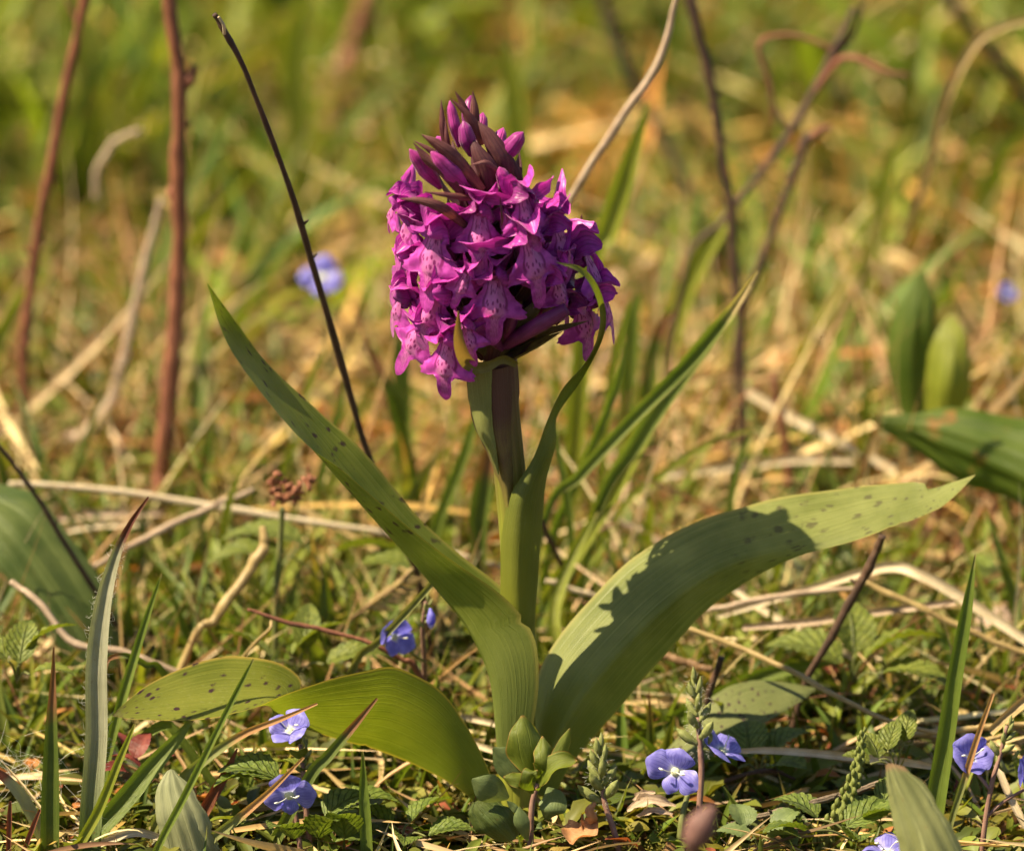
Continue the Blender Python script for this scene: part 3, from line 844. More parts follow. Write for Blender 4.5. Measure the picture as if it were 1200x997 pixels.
        c = c * (1 + 0.25 * lime[:, None])
        c = c * np.where(org[:, 1] < 8, RNG.choice([0.6, 0.8, 1.0], n), 1.0)[:, None]
        dead = RNG.random(n) < 0.07
        c[dead] = pick([(0.34, 0.14, 0.05), (0.22, 0.06, 0.04), (0.36, 0.26, 0.08)], dead.sum())
        g, cc = inst(tv, tu, tf, org, R, sc_, c)
        geos.append(g); cols.append(cc)
    tag(mk('leafy_undergrowth', join(*geos), M['s_leaf'], base=(0, 0, 0), col=np.vstack(cols)), 'low leafy herbs and rosettes carpeting the turf', 'undergrowth', kind='stuff')
    # moss shoots
    q = []
    for i in range(18):
        z = 0.12 + 0.88 * i / 17; a = i * 2.4; l = 0.20 * (1.05 - 0.5 * z)
        d = np.array([math.cos(a), math.sin(a), 0.55]); p = np.array([0.10 * math.sin(z * 2), 0, z])
        sd = np.array([-math.sin(a), math.cos(a), 0]) * 0.035
        q += [p - sd * 0.6, p + d * l * 0.5 - sd, p + d * l, p + d * l * 0.5 + sd]
    tv = np.array(q); tf = np.arange(len(q)).reshape(-1, 4); tu = np.tile(np.array([[0.5, 0], [0, .5], [.5, 1], [1, .5]]), (18, 1))
    n = 20000
    x, y = rand_xy(n)
    w = np.maximum(near_px(x, y, GOLD), 0.35 + 0.65 * (patch(x, y, 5) > 0.5))
    spots = near_px(x, y, [(1150, 960, 70, 50), (900, 850, 90, 60), (760, 960, 80, 50), (60, 780, 90, 90), (300, 760, 120, 60), (480, 950, 60, 60)])
    keep = RNG.random(n) < np.maximum(w, spots)
    x, y = x[keep], y[keep]; n = len(x)
    gold = near_px(x, y, GOLD); spots = near_px(x, y, [(1150, 960, 60, 50), (60, 780, 90, 90), (540, 990, 60, 30)])
    gm = np.maximum(np.maximum(gold, spots * 0.8), 0.65 * (y > 13))[:, None]
    c = pick([(0.10, 0.11, 0.02), (0.14, 0.13, 0.025), (0.08, 0.085, 0.02), (0.17, 0.14, 0.03)], n) * (1 - gm) + gm * cpick([(0.38, 0.22, 0.035), (0.28, 0.18, 0.03), (0.42, 0.20, 0.045), (0.20, 0.10, 0.03)], x, y, 3.0, 4.0, 15)
    org = np.stack([x, y, hgt(x, y) - 0.05], -1)
    R = rotz(RNG.uniform(0, 6.28, n)) @ roty(RNG.uniform(0, 0.9, n))
    g, cc = inst(tv, tu, tf, org, R, RNG.uniform(0.3, 0.8, n) * np.interp(y, [0, 15, 50], [0.9, 1.4, 2.8]) * (1 + 0.6 * gold), c)
    tag(mk('moss', g, M['s_moss'], base=(0, 0, 0), col=cc), 'golden and olive moss shoots between the grass roots', 'moss', kind='stuff')
    # crumpled dead leaf scraps
    tv, tu, tf = tmpl([0.05, 0.25, 0.38, 0.33, 0.26, 0.05], -1.4, 0.5)
    n = 6500
    x, y = rand_xy(n)
    org = np.stack([x, y, hgt(x, y) + RNG.uniform(0.02, 0.3, n)], -1)
    R = rotz(RNG.uniform(0, 6.28, n)) @ roty(RNG.normal(size=n) * 0.5) @ rotx(RNG.normal(size=n) * 0.7)
    c = pick([(0.22, 0.12, 0.055), (0.30, 0.17, 0.08), (0.13, 0.07, 0.035), (0.09, 0.045, 0.025), (0.38, 0.26, 0.15), (0.30, 0.11, 0.04)], n)
    g, cc = inst(tv, tu, tf, org, R, RNG.uniform(0.2, 0.85, n) * np.interp(y, [-3, 5, 50], [0.65, 0.9, 1.8]), c)
    tag(mk('leaf_litter', g, M['s_litter'], base=(0, 0, 0), col=cc), 'crumpled brown dead leaf scraps on the soil', 'litter', kind='stuff')
add_turf()

# ------------------------------------------------------------------ the orchid
BASE = P(606, 990, 0.0); BASE[2] = 0.0
orchid = thing('orchid', 'magenta marsh orchid in full flower with long spotted green leaves', 'orchid', BASE)

# stem: green below, purplish under the flowers
AX = [(607, 998, 0.0), (606, 860, 0.0), (606, 720, 0.05), (604, 640, 0.05), (598, 560, 0.05), (590, 480, 0.0), (586, 420, 0.0), (584, 340, 0.0), (576, 270, 0.0), (566, 210, 0.05), (556, 165, 0.1)]
axis = catmull(PX(AX), 200)
mk('stem', tube(PX(AX), [0.30, 0.29, 0.25, 0.24, 0.25, 0.25, 0.27, 0.27, 0.24, 0.18, 0.07], 90, 20), M['orchid_stem'], orchid)

# left leaf: near edge, keel, far edge from base to tip
N_ = PX([(614, 905, -0.42), (625, 850, -0.5), (632, 775, -0.5), (612, 722, -0.42), (562, 676, -0.45), (510, 641, -0.5), (455, 598, -0.5), (402, 552, -0.45), (356, 517, -0.35), (298, 450, -0.2), (263, 396, -0.05), (243, 333, 0.1)])
K_ = PX([(584, 905, -0.35), (580, 850, -0.42), (572, 790, -0.36), (546, 735, -0.12), (510, 690, 0.1), (470, 644, 0.1), (425, 594, 0.1), (384, 546, 0.1), (352, 502, 0.15), (304, 436, 0.3), (264, 380, 0.3), (243, 333, 0.1)])
F_ = PX([(600, 905, 0.4), (622, 850, 0.45), (630, 770, 0.5), (622, 722, 0.6), (580, 682, 0.75), (520, 632, 0.8), (472, 582, 0.8), (424, 526, 0.75), (380, 488, 0.75), (316, 428, 0.6), (276, 375, 0.4), (243, 332, 0.1)])
mk('leaf', loft(N_, K_, F_, 70, 15, 0.01, 0.35), M['orchid_leaf'], orchid)

# right leaf: far (upper) edge, crease, near (lower) edge
F_ = PX([(612, 915, 0.5), (622, 850, 0.7), (634, 780, 0.95), (700, 690, 1.5), (770, 634, 1.8), (840, 602, 2.0), (910, 584, 2.1), (1000, 570, 2.2), (1060, 564, 2.2), (1083, 566, 2.1), (1090, 573, 2.0), (1143, 556, 1.9)])
K_ = PX([(628, 930, 0.0), (646, 878, -0.05), (684, 812, 0.0), (738, 750, 0.25), (792, 700, 0.55), (852, 662, 0.9), (920, 642, 1.2), (1000, 613, 1.55), (1055, 594, 1.7), (1085, 584, 1.75), (1105, 575, 1.8), (1143, 556, 1.9)])
N_ = PX([(650, 935, 0.55), (672, 892, 0.6), (722, 834, 0.65), (772, 778, 0.85), (822, 722, 1.05), (872, 684, 1.2), (930, 653, 1.22), (1002, 634, 1.2), (1058, 614, 1.3), (1090, 601, 1.4), (1112, 587, 1.55), (1143, 557, 1.9)])
mk('leaf', loft(F_, K_, N_, 70, 17, 0.008, 0.8), M['orchid_leaf_pale'], orchid)

# low leaf that arches to the left and twists over at its end
E1 = PX([(612, 992, -0.5), (588, 940, -0.55), (560, 873, -0.65), (520, 812, -0.8), (470, 783, -0.95), (430, 786, -1.05), (390, 795, -1.1), (350, 806, -1.15), (320, 819, -1.2), (300, 828, -1.2), (280, 835, -1.2), (255, 841, -1.2), (225, 844, -1.2), (190, 844, -1.2), (160, 843, -1.15), (132, 839, -1.1)])
E2 = PX([(590, 1003, -0.2), (564, 950, -0.1), (530, 920, -0.1), (490, 900, -0.3), (455, 884, -0.5), (425, 874, -0.6), (395, 865, -0.6), (355, 853, -0.55), (322, 843, -0.4), (348, 818, -0.1), (352, 794, 0.2), (318, 772, 0.2), (265, 768, 0.1), (210, 784, -0.2), (165, 808, -0.6), (132, 837, -1.1)])
for i_, add in enumerate([0, .25, .45, .55, .6, .6, .55, .45, .3]):
    q = project(E2[i_:i_ + 1])
    E2[i_] = P(q[0][0], q[1][0], E2[i_][1] + add)
K_ = 0.5 * (E1 + E2)
bul = np.array([0, .1, .16, .2, .2, .2, .2, .18, .15, .0, .0, .1, .15, .12, .06, 0])
K_[:, 1] -= bul * np.array([1] * 9 + [0.3] * 7)
K_[10:, 2] -= bul[10:] * 0.9
mk('leaf', loft(E2, K_, E1, 90, 15, 0.006), M['orchid_leaf_spotted'], orchid)

# short dark basal leaf lying behind
F_ = PX([(640, 960, 0.5), (720, 935, 1.3), (790, 868, 2.2), (835, 815, 2.7), (880, 797, 3.0), (925, 800, 3.1), (957, 806, 3.0)])
K_ = PX([(640, 975, 0.3), (722, 955, 0.9), (800, 890, 1.6), (850, 843, 2.2), (890, 822, 2.5), (930, 810, 2.8), (957, 806, 3.0)])
N_ = PX([(640, 985, 0.2), (724, 968, 0.8), (812, 900, 1.4), (868, 864, 1.9), (905, 842, 2.2), (938, 822, 2.6), (957, 807, 3.0)])
mk('leaf', loft(F_, K_, N_, 40, 11), M['orchid_leaf_dark'], orchid)

# stem leaf: sheath round the stem, blade rising and curling over at the tip
E1 = PX([(588, 830, 0.0), (586, 720, 0.0), (586, 660, -0.1), (590, 610, -0.22), (600, 575, -0.3), (625, 535, -0.3), (642, 490, -0.2), (660, 455, -0.1), (684, 428, -0.3), (699, 398, -0.7), (703, 368, -1.1), (694, 338, -1.5), (678, 319, -1.7), (652, 308, -1.85)])
E2 = PX([(626, 830, 0.0), (628, 720, 0.0), (632, 660, 0.05), (636, 610, 0.1), (640, 565, 0.1), (652, 520, 0.1), (653, 487, 0.15), (678, 450, 0.2), (697, 418, -0.1), (708, 392, -0.5), (710, 366, -0.95), (701, 335, -1.35), (682, 313, -1.6), (652, 307, -1.85)])
K_ = 0.5 * (E1 + E2)
K_[:, 1] += np.array([-0.33, -0.35, -0.37, -0.36, -0.3, -0.1, 0.1, 0.16, 0.16, 0.1, 0.05, 0.04, 0.02, 0])
mk('leaf', loft(E1, K_, E2, 60, 11, 0.03), M['stem_leaf'], orchid)

# upper sheath with flared green side and a tip that stands up beside the flowers
E1 = PX([(590, 590, 0), (582, 562, 0), (570, 530, -0.05), (556, 500, -0.1), (548, 466, -0.1), (546, 428, -0.12)])
E2 = PX([(602, 590, 0), (606, 562, 0), (606, 530, 0), (607, 500, 0), (609, 466, 0), (607, 424, 0)])
K_ = 0.5 * (E1 + E2); K_[:, 1] -= np.array([0.3, 0.33, 0.36, 0.38, 0.4, 0.42])
mk('sheath', loft(E1, K_, E2, 36, 11), M['sheath'], orchid)
E1 = PX([(583, 555, -.3), (571, 528, -.34), (557, 500, -.36), (549, 466, -.36), (547, 430, -.36)])
E2 = PX([(585, 555, -.34), (582, 528, -.46), (578, 500, -.5), (576, 466, -.52), (577, 432, -.54)])
K_ = 0.5 * (E1 + E2); K_[:, 1] -= 0.08; K_[:, 0] += np.array([0, .02, -.03, .03, -.02])
mk('sheath_flap', loft(E1, K_, E2, 30, 9, 0.05), M['flap'], orchid)
mk('sheath_tip', sheet(PX([(606, 427, -0.35), (588, 420, -0.6), (566, 428, -0.85), (548, 422, -1.15), (538, 398, -1.6), (537, 364, -1.9)]), np.array([[0, 0.6, -0.8], [0, 0.5, -0.9], [-0.3, 0.3, -0.9], [-0.8, 0.2, -0.4], [-1, 0, 0], [-1, 0, 0]]),
   [0.05, 0.08, 0.12, 0.12, 0.085, 0.01], 0.5, 30, 9), M['bract_green'], orchid)

# ---- florets
def lip_mesh(var):
    r = random.Random(var)
    n, m = 36, 17
    v = np.linspace(0, 1, n)
    ml = r.uniform(0.9, 1.12)                                     # middle lobe length
    hw = np.interp(v, [0, .07, .15, .22, .30, .38, .45, .51, .555, .60, .66, .76, .87, .95, 1.0], [.11, .13, .16, .22, .31, .375, .395, .37, .29, .155, .10, .105, .095, .065, .012])
    hw = hw * r.uniform(0.92, 1.08)
    u = np.linspace(-1, 1, m)
    z0 = 0.06 - 0.42 * np.minimum(v, .55) / .55 - 0.48 * ml * np.clip((v - .55) / .45, 0, 1)
    lob = np.clip((hw - 0.12) / 0.25, 0, 1)[:, None]
    au = np.abs(u)[None]
    tooth = 0.022 * np.sin(v[:, None] * 75 + np.sign(u)[None] * 1.3 + var * 2.1) * (au > 0.9) * lob
    X = hw[:, None] * u[None] + np.sign(u)[None] * tooth
    Z = z0[:, None] - 0.13 * lob * au ** 2 * (v[:, None] < .6)
    fwd = 0.05 + 0.14 * np.sin(v * 2.4) - r.uniform(-0.14, 0.14) * np.clip(v - .4, 0, 1) ** 2 * 2.5
    back = 0.20 * r.uniform(0.4, 1.5) * lob * au ** 1.5
    ridge = -0.035 * np.exp(-(u / .22) ** 2)[None] * (v[:, None] < .6)
    Y = -(fwd[:, None]) + back + ridge + 0.035 * np.sin(v[:, None] * 13 + u[None] * 4 + var) * au * lob
    X = X + r.uniform(-0.08, 0.08) * v[:, None] ** 2
    V = np.stack([X, Y, Z], -1).reshape(-1, 3)
    return build_mesh('lip', V * CM, gquads(n, m), uvgrid(n, m))

def petal_mesh(name, ctr, side, hw, cup, twist, n=16, m=7, ruffle=0.12):
    V, F, uv = sheet(ctr, side, hw, cup, n, m, ruffle, twist)
    return build_mesh(name, V * CM, F, uv)

VARS = []
for var in range(6):
    r = random.Random(100 + var)
    j = lambda a: r.uniform(-a, a)
    d = {}
    d['lip'] = (lip_mesh(var), M['lip'])
    d['dorsal_sepal'] = (petal_mesh('dorsal_sepal', [(0, .14, .0), (0, .10, .20), (j(.02), -.08, .32), (j(.04), -.30 + j(.04), .24 + j(.06))], (1, 0, 0), [.07, .18, .23, .22, .15, .03], 0.75, None, ruffle=0.2), M['petal'])
    for s, nm in ((-1, 'L'), (1, 'R')):
        d['petal' + nm] = (petal_mesh('petal', [(s * .06, .10, -.02), (s * .13, .02, .12), (s * .12, -.13, .19 + j(.03)), (s * (.05 + j(.05)), -.27 + j(.04), .16 + j(.05))],
                                      (0.55, 0, -s * 0.8), [.06, .13, .18, .18, .13, .03], -0.5 * s, None, ruffle=0.22), M['petal_deep'] if var % 3 == 0 else M['petal'])
        a = math.radians(34 + j(30)); ln = 0.66 + j(.10); b = 0.20 + j(.14)
        c = [(s * .08, .11, .0), (s * (.08 + ln * .38 * math.cos(a)), .08 + b * .3, ln * .36 * math.sin(a) + .03),
             (s * (.08 + ln * .72 * math.cos(a)), .06 + b * .5, ln * .74 * math.sin(a) + .02), (s * (.08 + ln * math.cos(a - .2)), .05 + b, ln * math.sin(a + .1))]
        d['sepal' + nm] = (petal_mesh('lateral_sepal', c, (-s * math.sin(a), -0.35, math.cos(a)), [.05, .12, .155, .145, .09, .015], 0.45 * s, [0, s * 20 + j(25), s * 35 + j(40)]), M['petal'])
    V, F, uv = tube([(0, -.02, -.02), (0, .12, -.08), (0, .34, -.20), (0, .52 + j(.05), -.42 + j(.1))], [.10, .12, .10, .05], 16, 10)
    d['spur'] = (build_mesh('spur', V * CM, F, uv), M['petal_deep'])
    V, F, uv = tube([(0, .06, .04), (0, .20, .02), (0, .45, -.12), (0, .80, -.55)], [.08, .10, .11, .08], 16, 10)
    d['ovary'] = (build_mesh('ovary', V * CM, F, uv), M['ovary'])
    V, F, uv = tube([(0, .06, .0), (0, -.02, .06), (0, -.06, .10), (0, -.07, .14)], [.05, .065, .05, .015], 10, 8)
    d['column'] = (build_mesh('column', V * CM, F, uv), M['throat'])
    for me, mt in d.values():
        me.materials.append(mt)
    VARS.append(d)

def axis_at(z):
    return axis[np.argmin(np.abs(axis[:, 2] - z))]

def floret(pos, yaw, pitch, roll, scale, var, skip=()):
    f = node('floret', orchid, pos)
    f.rotation_euler = (Matrix.Rotation(math.radians(yaw), 3, 'Z') @ Matrix.Rotation(math.radians(pitch), 3, 'X') @ Matrix.Rotation(math.radians(roll), 3, 'Y')).to_euler()
    f.scale = (scale,) * 3
    for key, (me, mt) in VARS[var % len(VARS)].items():
        if key in skip: continue
        nm = key.rstrip('LR')
        o = bpy.data.objects.new('lateral_sepal' if nm == 'sepal' else nm, me)
        COL.objects.link(o)
        o.parent = f
    return f

# throat pixel, yaw (0 faces the camera, + to the right), pitch (+ nods down), roll, scale, variant, depth offset
FL = [
    (563, 256, -4, 2, 0, 1.15, 0), (580, 331, 5, 4, 2, 1.22, 1), (513, 279, -30, 6, 8, 1.26, 2), (485, 254, -62, 2, 16, 1.1, 3),
    (482, 306, -62, 4, 24, 1.08, 4), (516, 346, -38, 8, 26, 1.18, 5), (476, 350, -72, 6, 34, 0.95, 0), (527, 404, -22, 10, 6, 1.12, 1),
    (500, 384, -50, 10, 40, 1.1, 2), (612, 236, 26, 0, -10, 1.05, 3), (618, 285, 20, 6, -14, 1.24, 4), (650, 270, 58, 2, -14, 1.1, 5),
    (678, 360, 44, 18, -18, 1.1, 0), (682, 302, 82, -8, -2, 1.2, 1), (704, 350, 80, 4, -14, 0.9, 2), (548, 384, -14, 14, -10, 0.75, 3),
    (547, 322, -14, 8, 18, 0.7, 4), (650, 328, 48, 14, -18, 0.9, 5), (468, 240, -86, -8, 30, 0.75, 1),
]
for (px, py, yaw, pit, roll, s, v) in FL:
    p0 = P(px, py, 0.0)
    a = axis_at(p0[2] - 0.1)
    dx = p0[0] - a[0]
    # keep the throat on the flower head's rounded surface
    sn = math.sin(math.radians(yaw))
    R = min(1.2, max(0.7, abs(dx) / max(0.25, abs(sn)))) if abs(sn) > 0.2 else 0.95
    yy = a[1] - math.sqrt(max(0.01, R * R - min(dx * dx, R * R)))
    floret(P(px, py, yy), yaw, pit, roll, s, v)
# florets on the far side of the head
for i in range(13):
    z = P(580, 262 + 112 * (i + 0.5) / 13, 0)[2]
    yaw = 105 + (i * 67) % 150
    a = axis_at(z)
    R = 0.78 + 0.22 * math.sin(i * 2.3)
    floret(np.array([a[0] + R * math.sin(math.radians(yaw)), a[1] - R * math.cos(math.radians(yaw)), z]), yaw, 6, 0, 0.95, i)

mk('ovary', tube(PX([(592, 404, -.35), (612, 392, -.7), (636, 378, -.95), (664, 362, -1.0)]), [.09, .12, .13, .10], 24, 12), M['ovary'], orchid)
# ---- buds at the top of the head
def bud(p0, p1, w):
    a, b = np.array(p0), np.array(p1)
    mid = a + (b - a) * 0.5
    mid = mid + np.array([0, -0.06, 0])
    V, F, uv = tube([a, a + (mid - a) * 0.6, mid, b - (b - mid) * 0.35, b], [w * .35, w * .85, w, w * .72, w * .08], 22, 12)
    return mk('bud', (V, F, uv), M['bud'], orchid)
for (x0, y0, d0, x1, y1, d1, w) in [
    (538, 172, -.25, 527, 118, -.35, .095), (552, 182, -.4, 543, 142, -.6, .135), (552, 222, -.6, 505, 178, -1.0, .17), (516, 220, -.5, 480, 175, -.85, .13),
    (586, 188, -.2, 613, 155, -.45, .15), (600, 232, -.5, 585, 196, -.85, .13), (597, 282, -.9, 592, 244, -1.1, .11), (545, 150, .2, 552, 112, .3, .10), (575, 190, .5, 590, 150, .7, .13), (530, 190, .5, 512, 160, .8, .13), (560, 170, .5, 566, 132, .6, .12)]:
    bud(P(x0, y0, d0), P(x1, y1, d1), w)

# ---- bracts
def bract(pts, w, mat='bract', sidev=(1, 0, 0), cup=0.55, twist=None):
    return mk('bract', sheet(PX(pts), sidev, [w * .6, w, w * .85, w * .5, 0.004], cup, 18, 7, 0.05, twist), M[mat], orchid)
bract([(524, 176, -.35), (519, 148, -.45), (517, 117, -.4)], .065)
bract([(530, 205, -.35), (524, 165, -.5), (522, 140, -.45)], .05)
bract([(566, 170, -.3), (552, 140, -.45), (527, 115, -.45)], .075, sidev=(0.7, 0, 0.7))
bract([(556, 160, -.1), (556, 130, -.15), (554, 107, -.1)], .08)
bract([(552, 150, .05), (543, 125, .05), (533, 107, .05)], .06)
bract([(566, 224, -.75), (532, 186, -1.0), (510, 168, -1.05), (494, 158, -1.0)], .115, sidev=(0.6, 0, 0.8))
bract([(545, 205, -.3), (508, 178, -.55), (485, 165, -.55)], .06, sidev=(0.3, 0.5, 0.9))
bract([(540, 232, -.75), (512, 200, -1.0), (484, 167, -1.0)], .13, sidev=(0.8, 0, -0.6))
bract([(586, 200, -.75), (570, 190, -.9), (550, 194, -.95)], .05, sidev=(0, 0.5, 0.8))
bract([(566, 234, -.8), (530, 229, -1.1), (496, 225, -1.25)], .055, sidev=(0, 0.4, 0.9))
bract([(552, 268, -.85), (520, 244, -1.3), (492, 235, -1.4), (467, 233, -1.4)], .085, sidev=(0.3, 0.3, 0.9))
bract([(670, 300, .3), (678, 275, .25), (682, 251, .25)], .08, sidev=(1, 0, .3))
bract([(592, 300, -.8), (589, 262, -1.15), (586, 232, -1.15)], .03)
bract([(592, 232, -.3), (588, 190, -.55), (572, 158, -.5), (560, 142, -.4)], .17, 'bract_dark')
bract([(575, 245, -.45), (572, 205, -.75), (560, 178, -.75), (552, 160, -.6)], .17, 'bract_dark')
bract([(550, 250, -.4), (545, 220, -.65), (535, 190, -.7), (530, 165, -.5)], .17, 'bract_dark')
bract([(600, 250, -.1), (602, 215, -.3), (596, 190, -.35), (585, 165, -.3)], .15, 'bract_dark')
bract([(585, 425, -.2), (606, 395, -.5), (622, 370, -.7), (634, 345, -.7)], .22, 'bract_olive', sidev=(0.8, 0, 0.5))
bract([(590, 425, -.1), (620, 400, -.2), (640, 380, -.2), (655, 360, -.2)], .17, 'bract_olive', sidev=(0.6, 0, 0.8))
bract([(575, 425, -.3), (582, 395, -.6), (588, 370, -.75), (592, 340, -.8)], .2, 'bract_dark')
bract([(570, 420, -.2), (552, 400, -.5), (530, 385, -.8), (512, 372, -.9)], .14, 'bract_dark', sidev=(0.5, 0, 0.8))
for (px_, py_, d_, w_) in [((588, 424), (560, 402), (528, 394), .13), ((590, 424), (628, 408), (660, 388), .15), ((592, 420), (600, 388), (612, 352), .16), ((580, 422), (566, 392), (556, 366), .14), ((586, 420), (640, 392), (690, 376), .10)]:
    bract([(*px_, -.15), (*py_, -.55), (*d_, -.75)], w_, 'bract_olive', sidev=(0.7, 0.1, 0.6))
for q_ in [[(588, 408, -.3), (574, 394, -.7), (556, 384, -.85)], [(590, 400, -.3), (598, 378, -.7), (604, 356, -.85)], [(586, 400, -.2), (556, 388, -.6), (526, 376, -.9)]]:
    mk('ovary', tube(PX(q_), [.07, .11, .08], 18, 10), M['ovary'], orchid)
for i in range(26):                                     # bracts deeper between the flowers and round the back
    z = P(580, 215 + 200 * (i + 0.5) / 26, 0)[2]
    yw = math.radians(i * 137.5)
    a = axis_at(z)
    d = np.array([math.sin(yw), -math.cos(yw), 0])
    pts = np.array([a + d * .18 + [0, 0, -.2], a + d * .45 + [0, 0, 0.0], a + d * .68 + [0, 0, .28], a + d * .78 + [0, 0, .55]])
    mk('bract', sheet(pts, np.cross(d, [0, 0, 1]), [.12, .17, .15, .08, .004], 0.5, 14, 5), M['bract_dark'], orchid)

# ------------------------------------------------------------------ hand-placed grass, straw and stems
def rooted(W):
    """carry the lower end of a stalk down into the soil"""
    W = [np.array(w) for w in W]
    e = W[0]
    z = e[2] - float(hgt(e[0], e[1]))
    if z > 0.05:
        d = nrm(W[0] - W[1])
        k = z / max(0.35, -d[2]) if d[2] < -0.05 else z
        q = e + np.array([d[0], d[1], 0]) * min(k, 2.0) * 0.7
        q[2] = float(hgt(q[0], q[1])) - 0.15
        W = [q] + W
    return W

def rtube(pts, radii, n=20, m=8):
    W = rooted(list(pts))
    r = list(radii)
    W = np.vstack(W)
    if len(W) > len(pts):
        r = [r[0]] + list(lerpn(r, len(pts)))
    return tube(W, r, n + 6, m)

def blade(name, label, cat, pts, w, mat, group=None, fold=0.5, twist=None, root=True, n=36, face=0.0, parent=None):
    """pts from root to tip (px, py, depth); w: widths in photograph pixels"""
    W = [P(*q) for q in pts]
    wc = [0.5 * a * wscale(p) for a, p in zip(lerpn(w, len(W)), W)]
    if root:
        W2 = rooted(W)
        if len(W2) > len(W): wc = [wc[0]] + wc
        W = W2
    W = np.array(W)
    t = nrm(np.gradient(W, axis=0))
    view = nrm(W - CAMP)
    side = nrm(np.cross(t, view))
    if face: 
        side = nrm(side * math.cos(face) + view * math.sin(face))
    geo = sheet(W, side, wc, fold, n, 7, 0.03, twist)
    o = mk(name, geo, M[mat], parent, base=W[0])
    if parent is None: tag(o, label, cat, group)
    return o

def stalk(name, label, cat, pts, w, mat, group=None, root=True, n=40, m=9, bump=0.015, parent=None):
    W = [P(*q) for q in pts]
    wc = [0.5 * a * wscale(p) for a, p in zip(lerpn(w, len(W)), W)]
    if root:
        W2 = rooted(W)
        if len(W2) > len(W): wc = [wc[0]] + wc
        W = W2
    Wd = catmull(W, 22)
    wob = RNG.normal(size=(22, 3)); wob = (wob + np.roll(wob, 1, 0) + np.roll(wob, -1, 0)) / 3
    wob[0] = 0
    Wd = Wd + wob * max(wc) * 0.3
    wd = 0.88 * lerpn(wc, 22) * (1 + 0.035 * RNG.normal(size=22)); wd[10] *= 1.15
    o = mk(name, tube(Wd, wd, n * 2, m, bump), M[mat], parent, base=W[0])
    if parent is None: tag(o, label, cat, group)
    return o

# twigs behind the orchid
def twig(label, pts, w, mat, nodes=(), sides=(), root=True, base=None):
    W = rooted([P(*q) for q in pts]) if root else [P(*q) for q in pts]
    t = thing('twig', label, 'twig', W[0])
    wc = [0.5 * a * wscale(p) for a, p in zip(lerpn(w, len(pts)), [P(*q) for q in pts])]
    if len(W) > len(wc): wc = [wc[0]] + wc
    Wd = catmull(W, 30)
    wob = RNG.normal(size=(30, 3)); wob = (wob + np.roll(wob, 1, 0) + np.roll(wob, -1, 0)) / 3
    wob[0] = wob[-1] = 0
    Wd = Wd + wob * max(wc) * 0.2
    rd = lerpn(wc, 30) * 0.88 * (1 + 0.16 * (RNG.random(30) < 0.18) + 0.05 * RNG.normal(size=30))
    mk('stem', tube(Wd, rd, 110, 12, 0.035), M[mat], t)
    for i_ in range(3 if len(W) > 4 else 1):                     # broken stubs
        k_ = int(RNG.integers(5, 27)); dd = nrm(np.array([RNG.choice([-1, 1]) * 0.8, RNG.normal() * .4, 0.7]))
        mk('stub', tube([Wd[k_], Wd[k_] + dd * rd[k_] * 1.6, Wd[k_] + dd * rd[k_] * 2.6], [rd[k_] * .5, rd[k_] * .4, rd[k_] * .3], 8, 7, 0.08), M[mat], t)
    for (x, y, d, r) in nodes:
        c = P(x, y, d)
        mk('node', tube([c + [0, 0, -r * 1.4], c + [r * .2, 0, -r * .4], c + [r * .3, 0, r * .5], c + [r * .5, 0, r * 1.5]], [r * .3, r, r * .8, r * .1], 10, 8), M[mat], t)
    for (sp, sw, sm) in sides:
        sW = [P(*q) for q in sp]
        mk('side_shoot', tube(sW, [0.5 * a * wscale(sW[0]) for a in sw], 30, 8, 0.04), M[sm], t)
    return t

twig('slim reddish-brown twig rising through the turf at the photo edge', [(30, 545, 17.5), (27, 420, 17.3), (43, 290, 17), (72, 130, 16.5), (103, -15, 16)], [15, 14, 14, 14, 12], 'twig_red', nodes=[(44, 285, 17, .1), (30, 400, 17.2, .09)], sides=[([(80, 90, 16.7), (92, 40, 16.6), (78, 0, 16.6)], [6, 5, 4], 'twig_red')])
twig('thick upright reddish-brown twig with small knobs behind the orchid', [(183, 590, 14.5), (192, 530, 14.5), (203, 400, 14.4), (209, 230, 14.2), (210, 100, 14), (196, -15, 13.9)], [24, 24, 22, 20, 19, 19], 'twig_red', nodes=[(220, 92, 14, .12), (200, 225, 14.2, .11), (206, 395, 14.4, .12)], sides=[([(211, 112, 14), (222, 95, 14), (228, 78, 14)], [9, 8, 10], 'twig_red')])
twig('thin dark dead stem leaning behind the tall left orchid leaf', [(494, 692, 6.0), (470, 630, 5.2), (425, 512, 4.2), (382, 365, 3.2), (340, 222, 2.2), (290, 92, 1.4), (268, 45, 1.2), (251, 17, 1.1)], [9, 9, 9, 9, 8, 7, 9, 6], 'twig_dark', sides=[([(263, 40, 1.1), (262, 30, 1.0), (256, 20, .95)], [4, 4, 3], 'straw')])
twig('dark upright twig in the blur behind the grass clump', [(868, 410, 15), (860, 300, 15), (846, 180, 15), (829, 80, 15), (804, -15, 15)], [11, 12, 12, 13, 13], 'twig_dark')
twig('forked dark twig with reddish side shoots in the far blur', [(862, 420, 16), (868, 372, 16), (890, 310, 16), (918, 235, 16), (948, 158, 16)], [8, 9, 10, 10, 12], 'twig_dark', sides=[([(948, 165, 16), (962, 152, 16), (975, 150, 16)], [10, 8, 6], 'twig_red')])
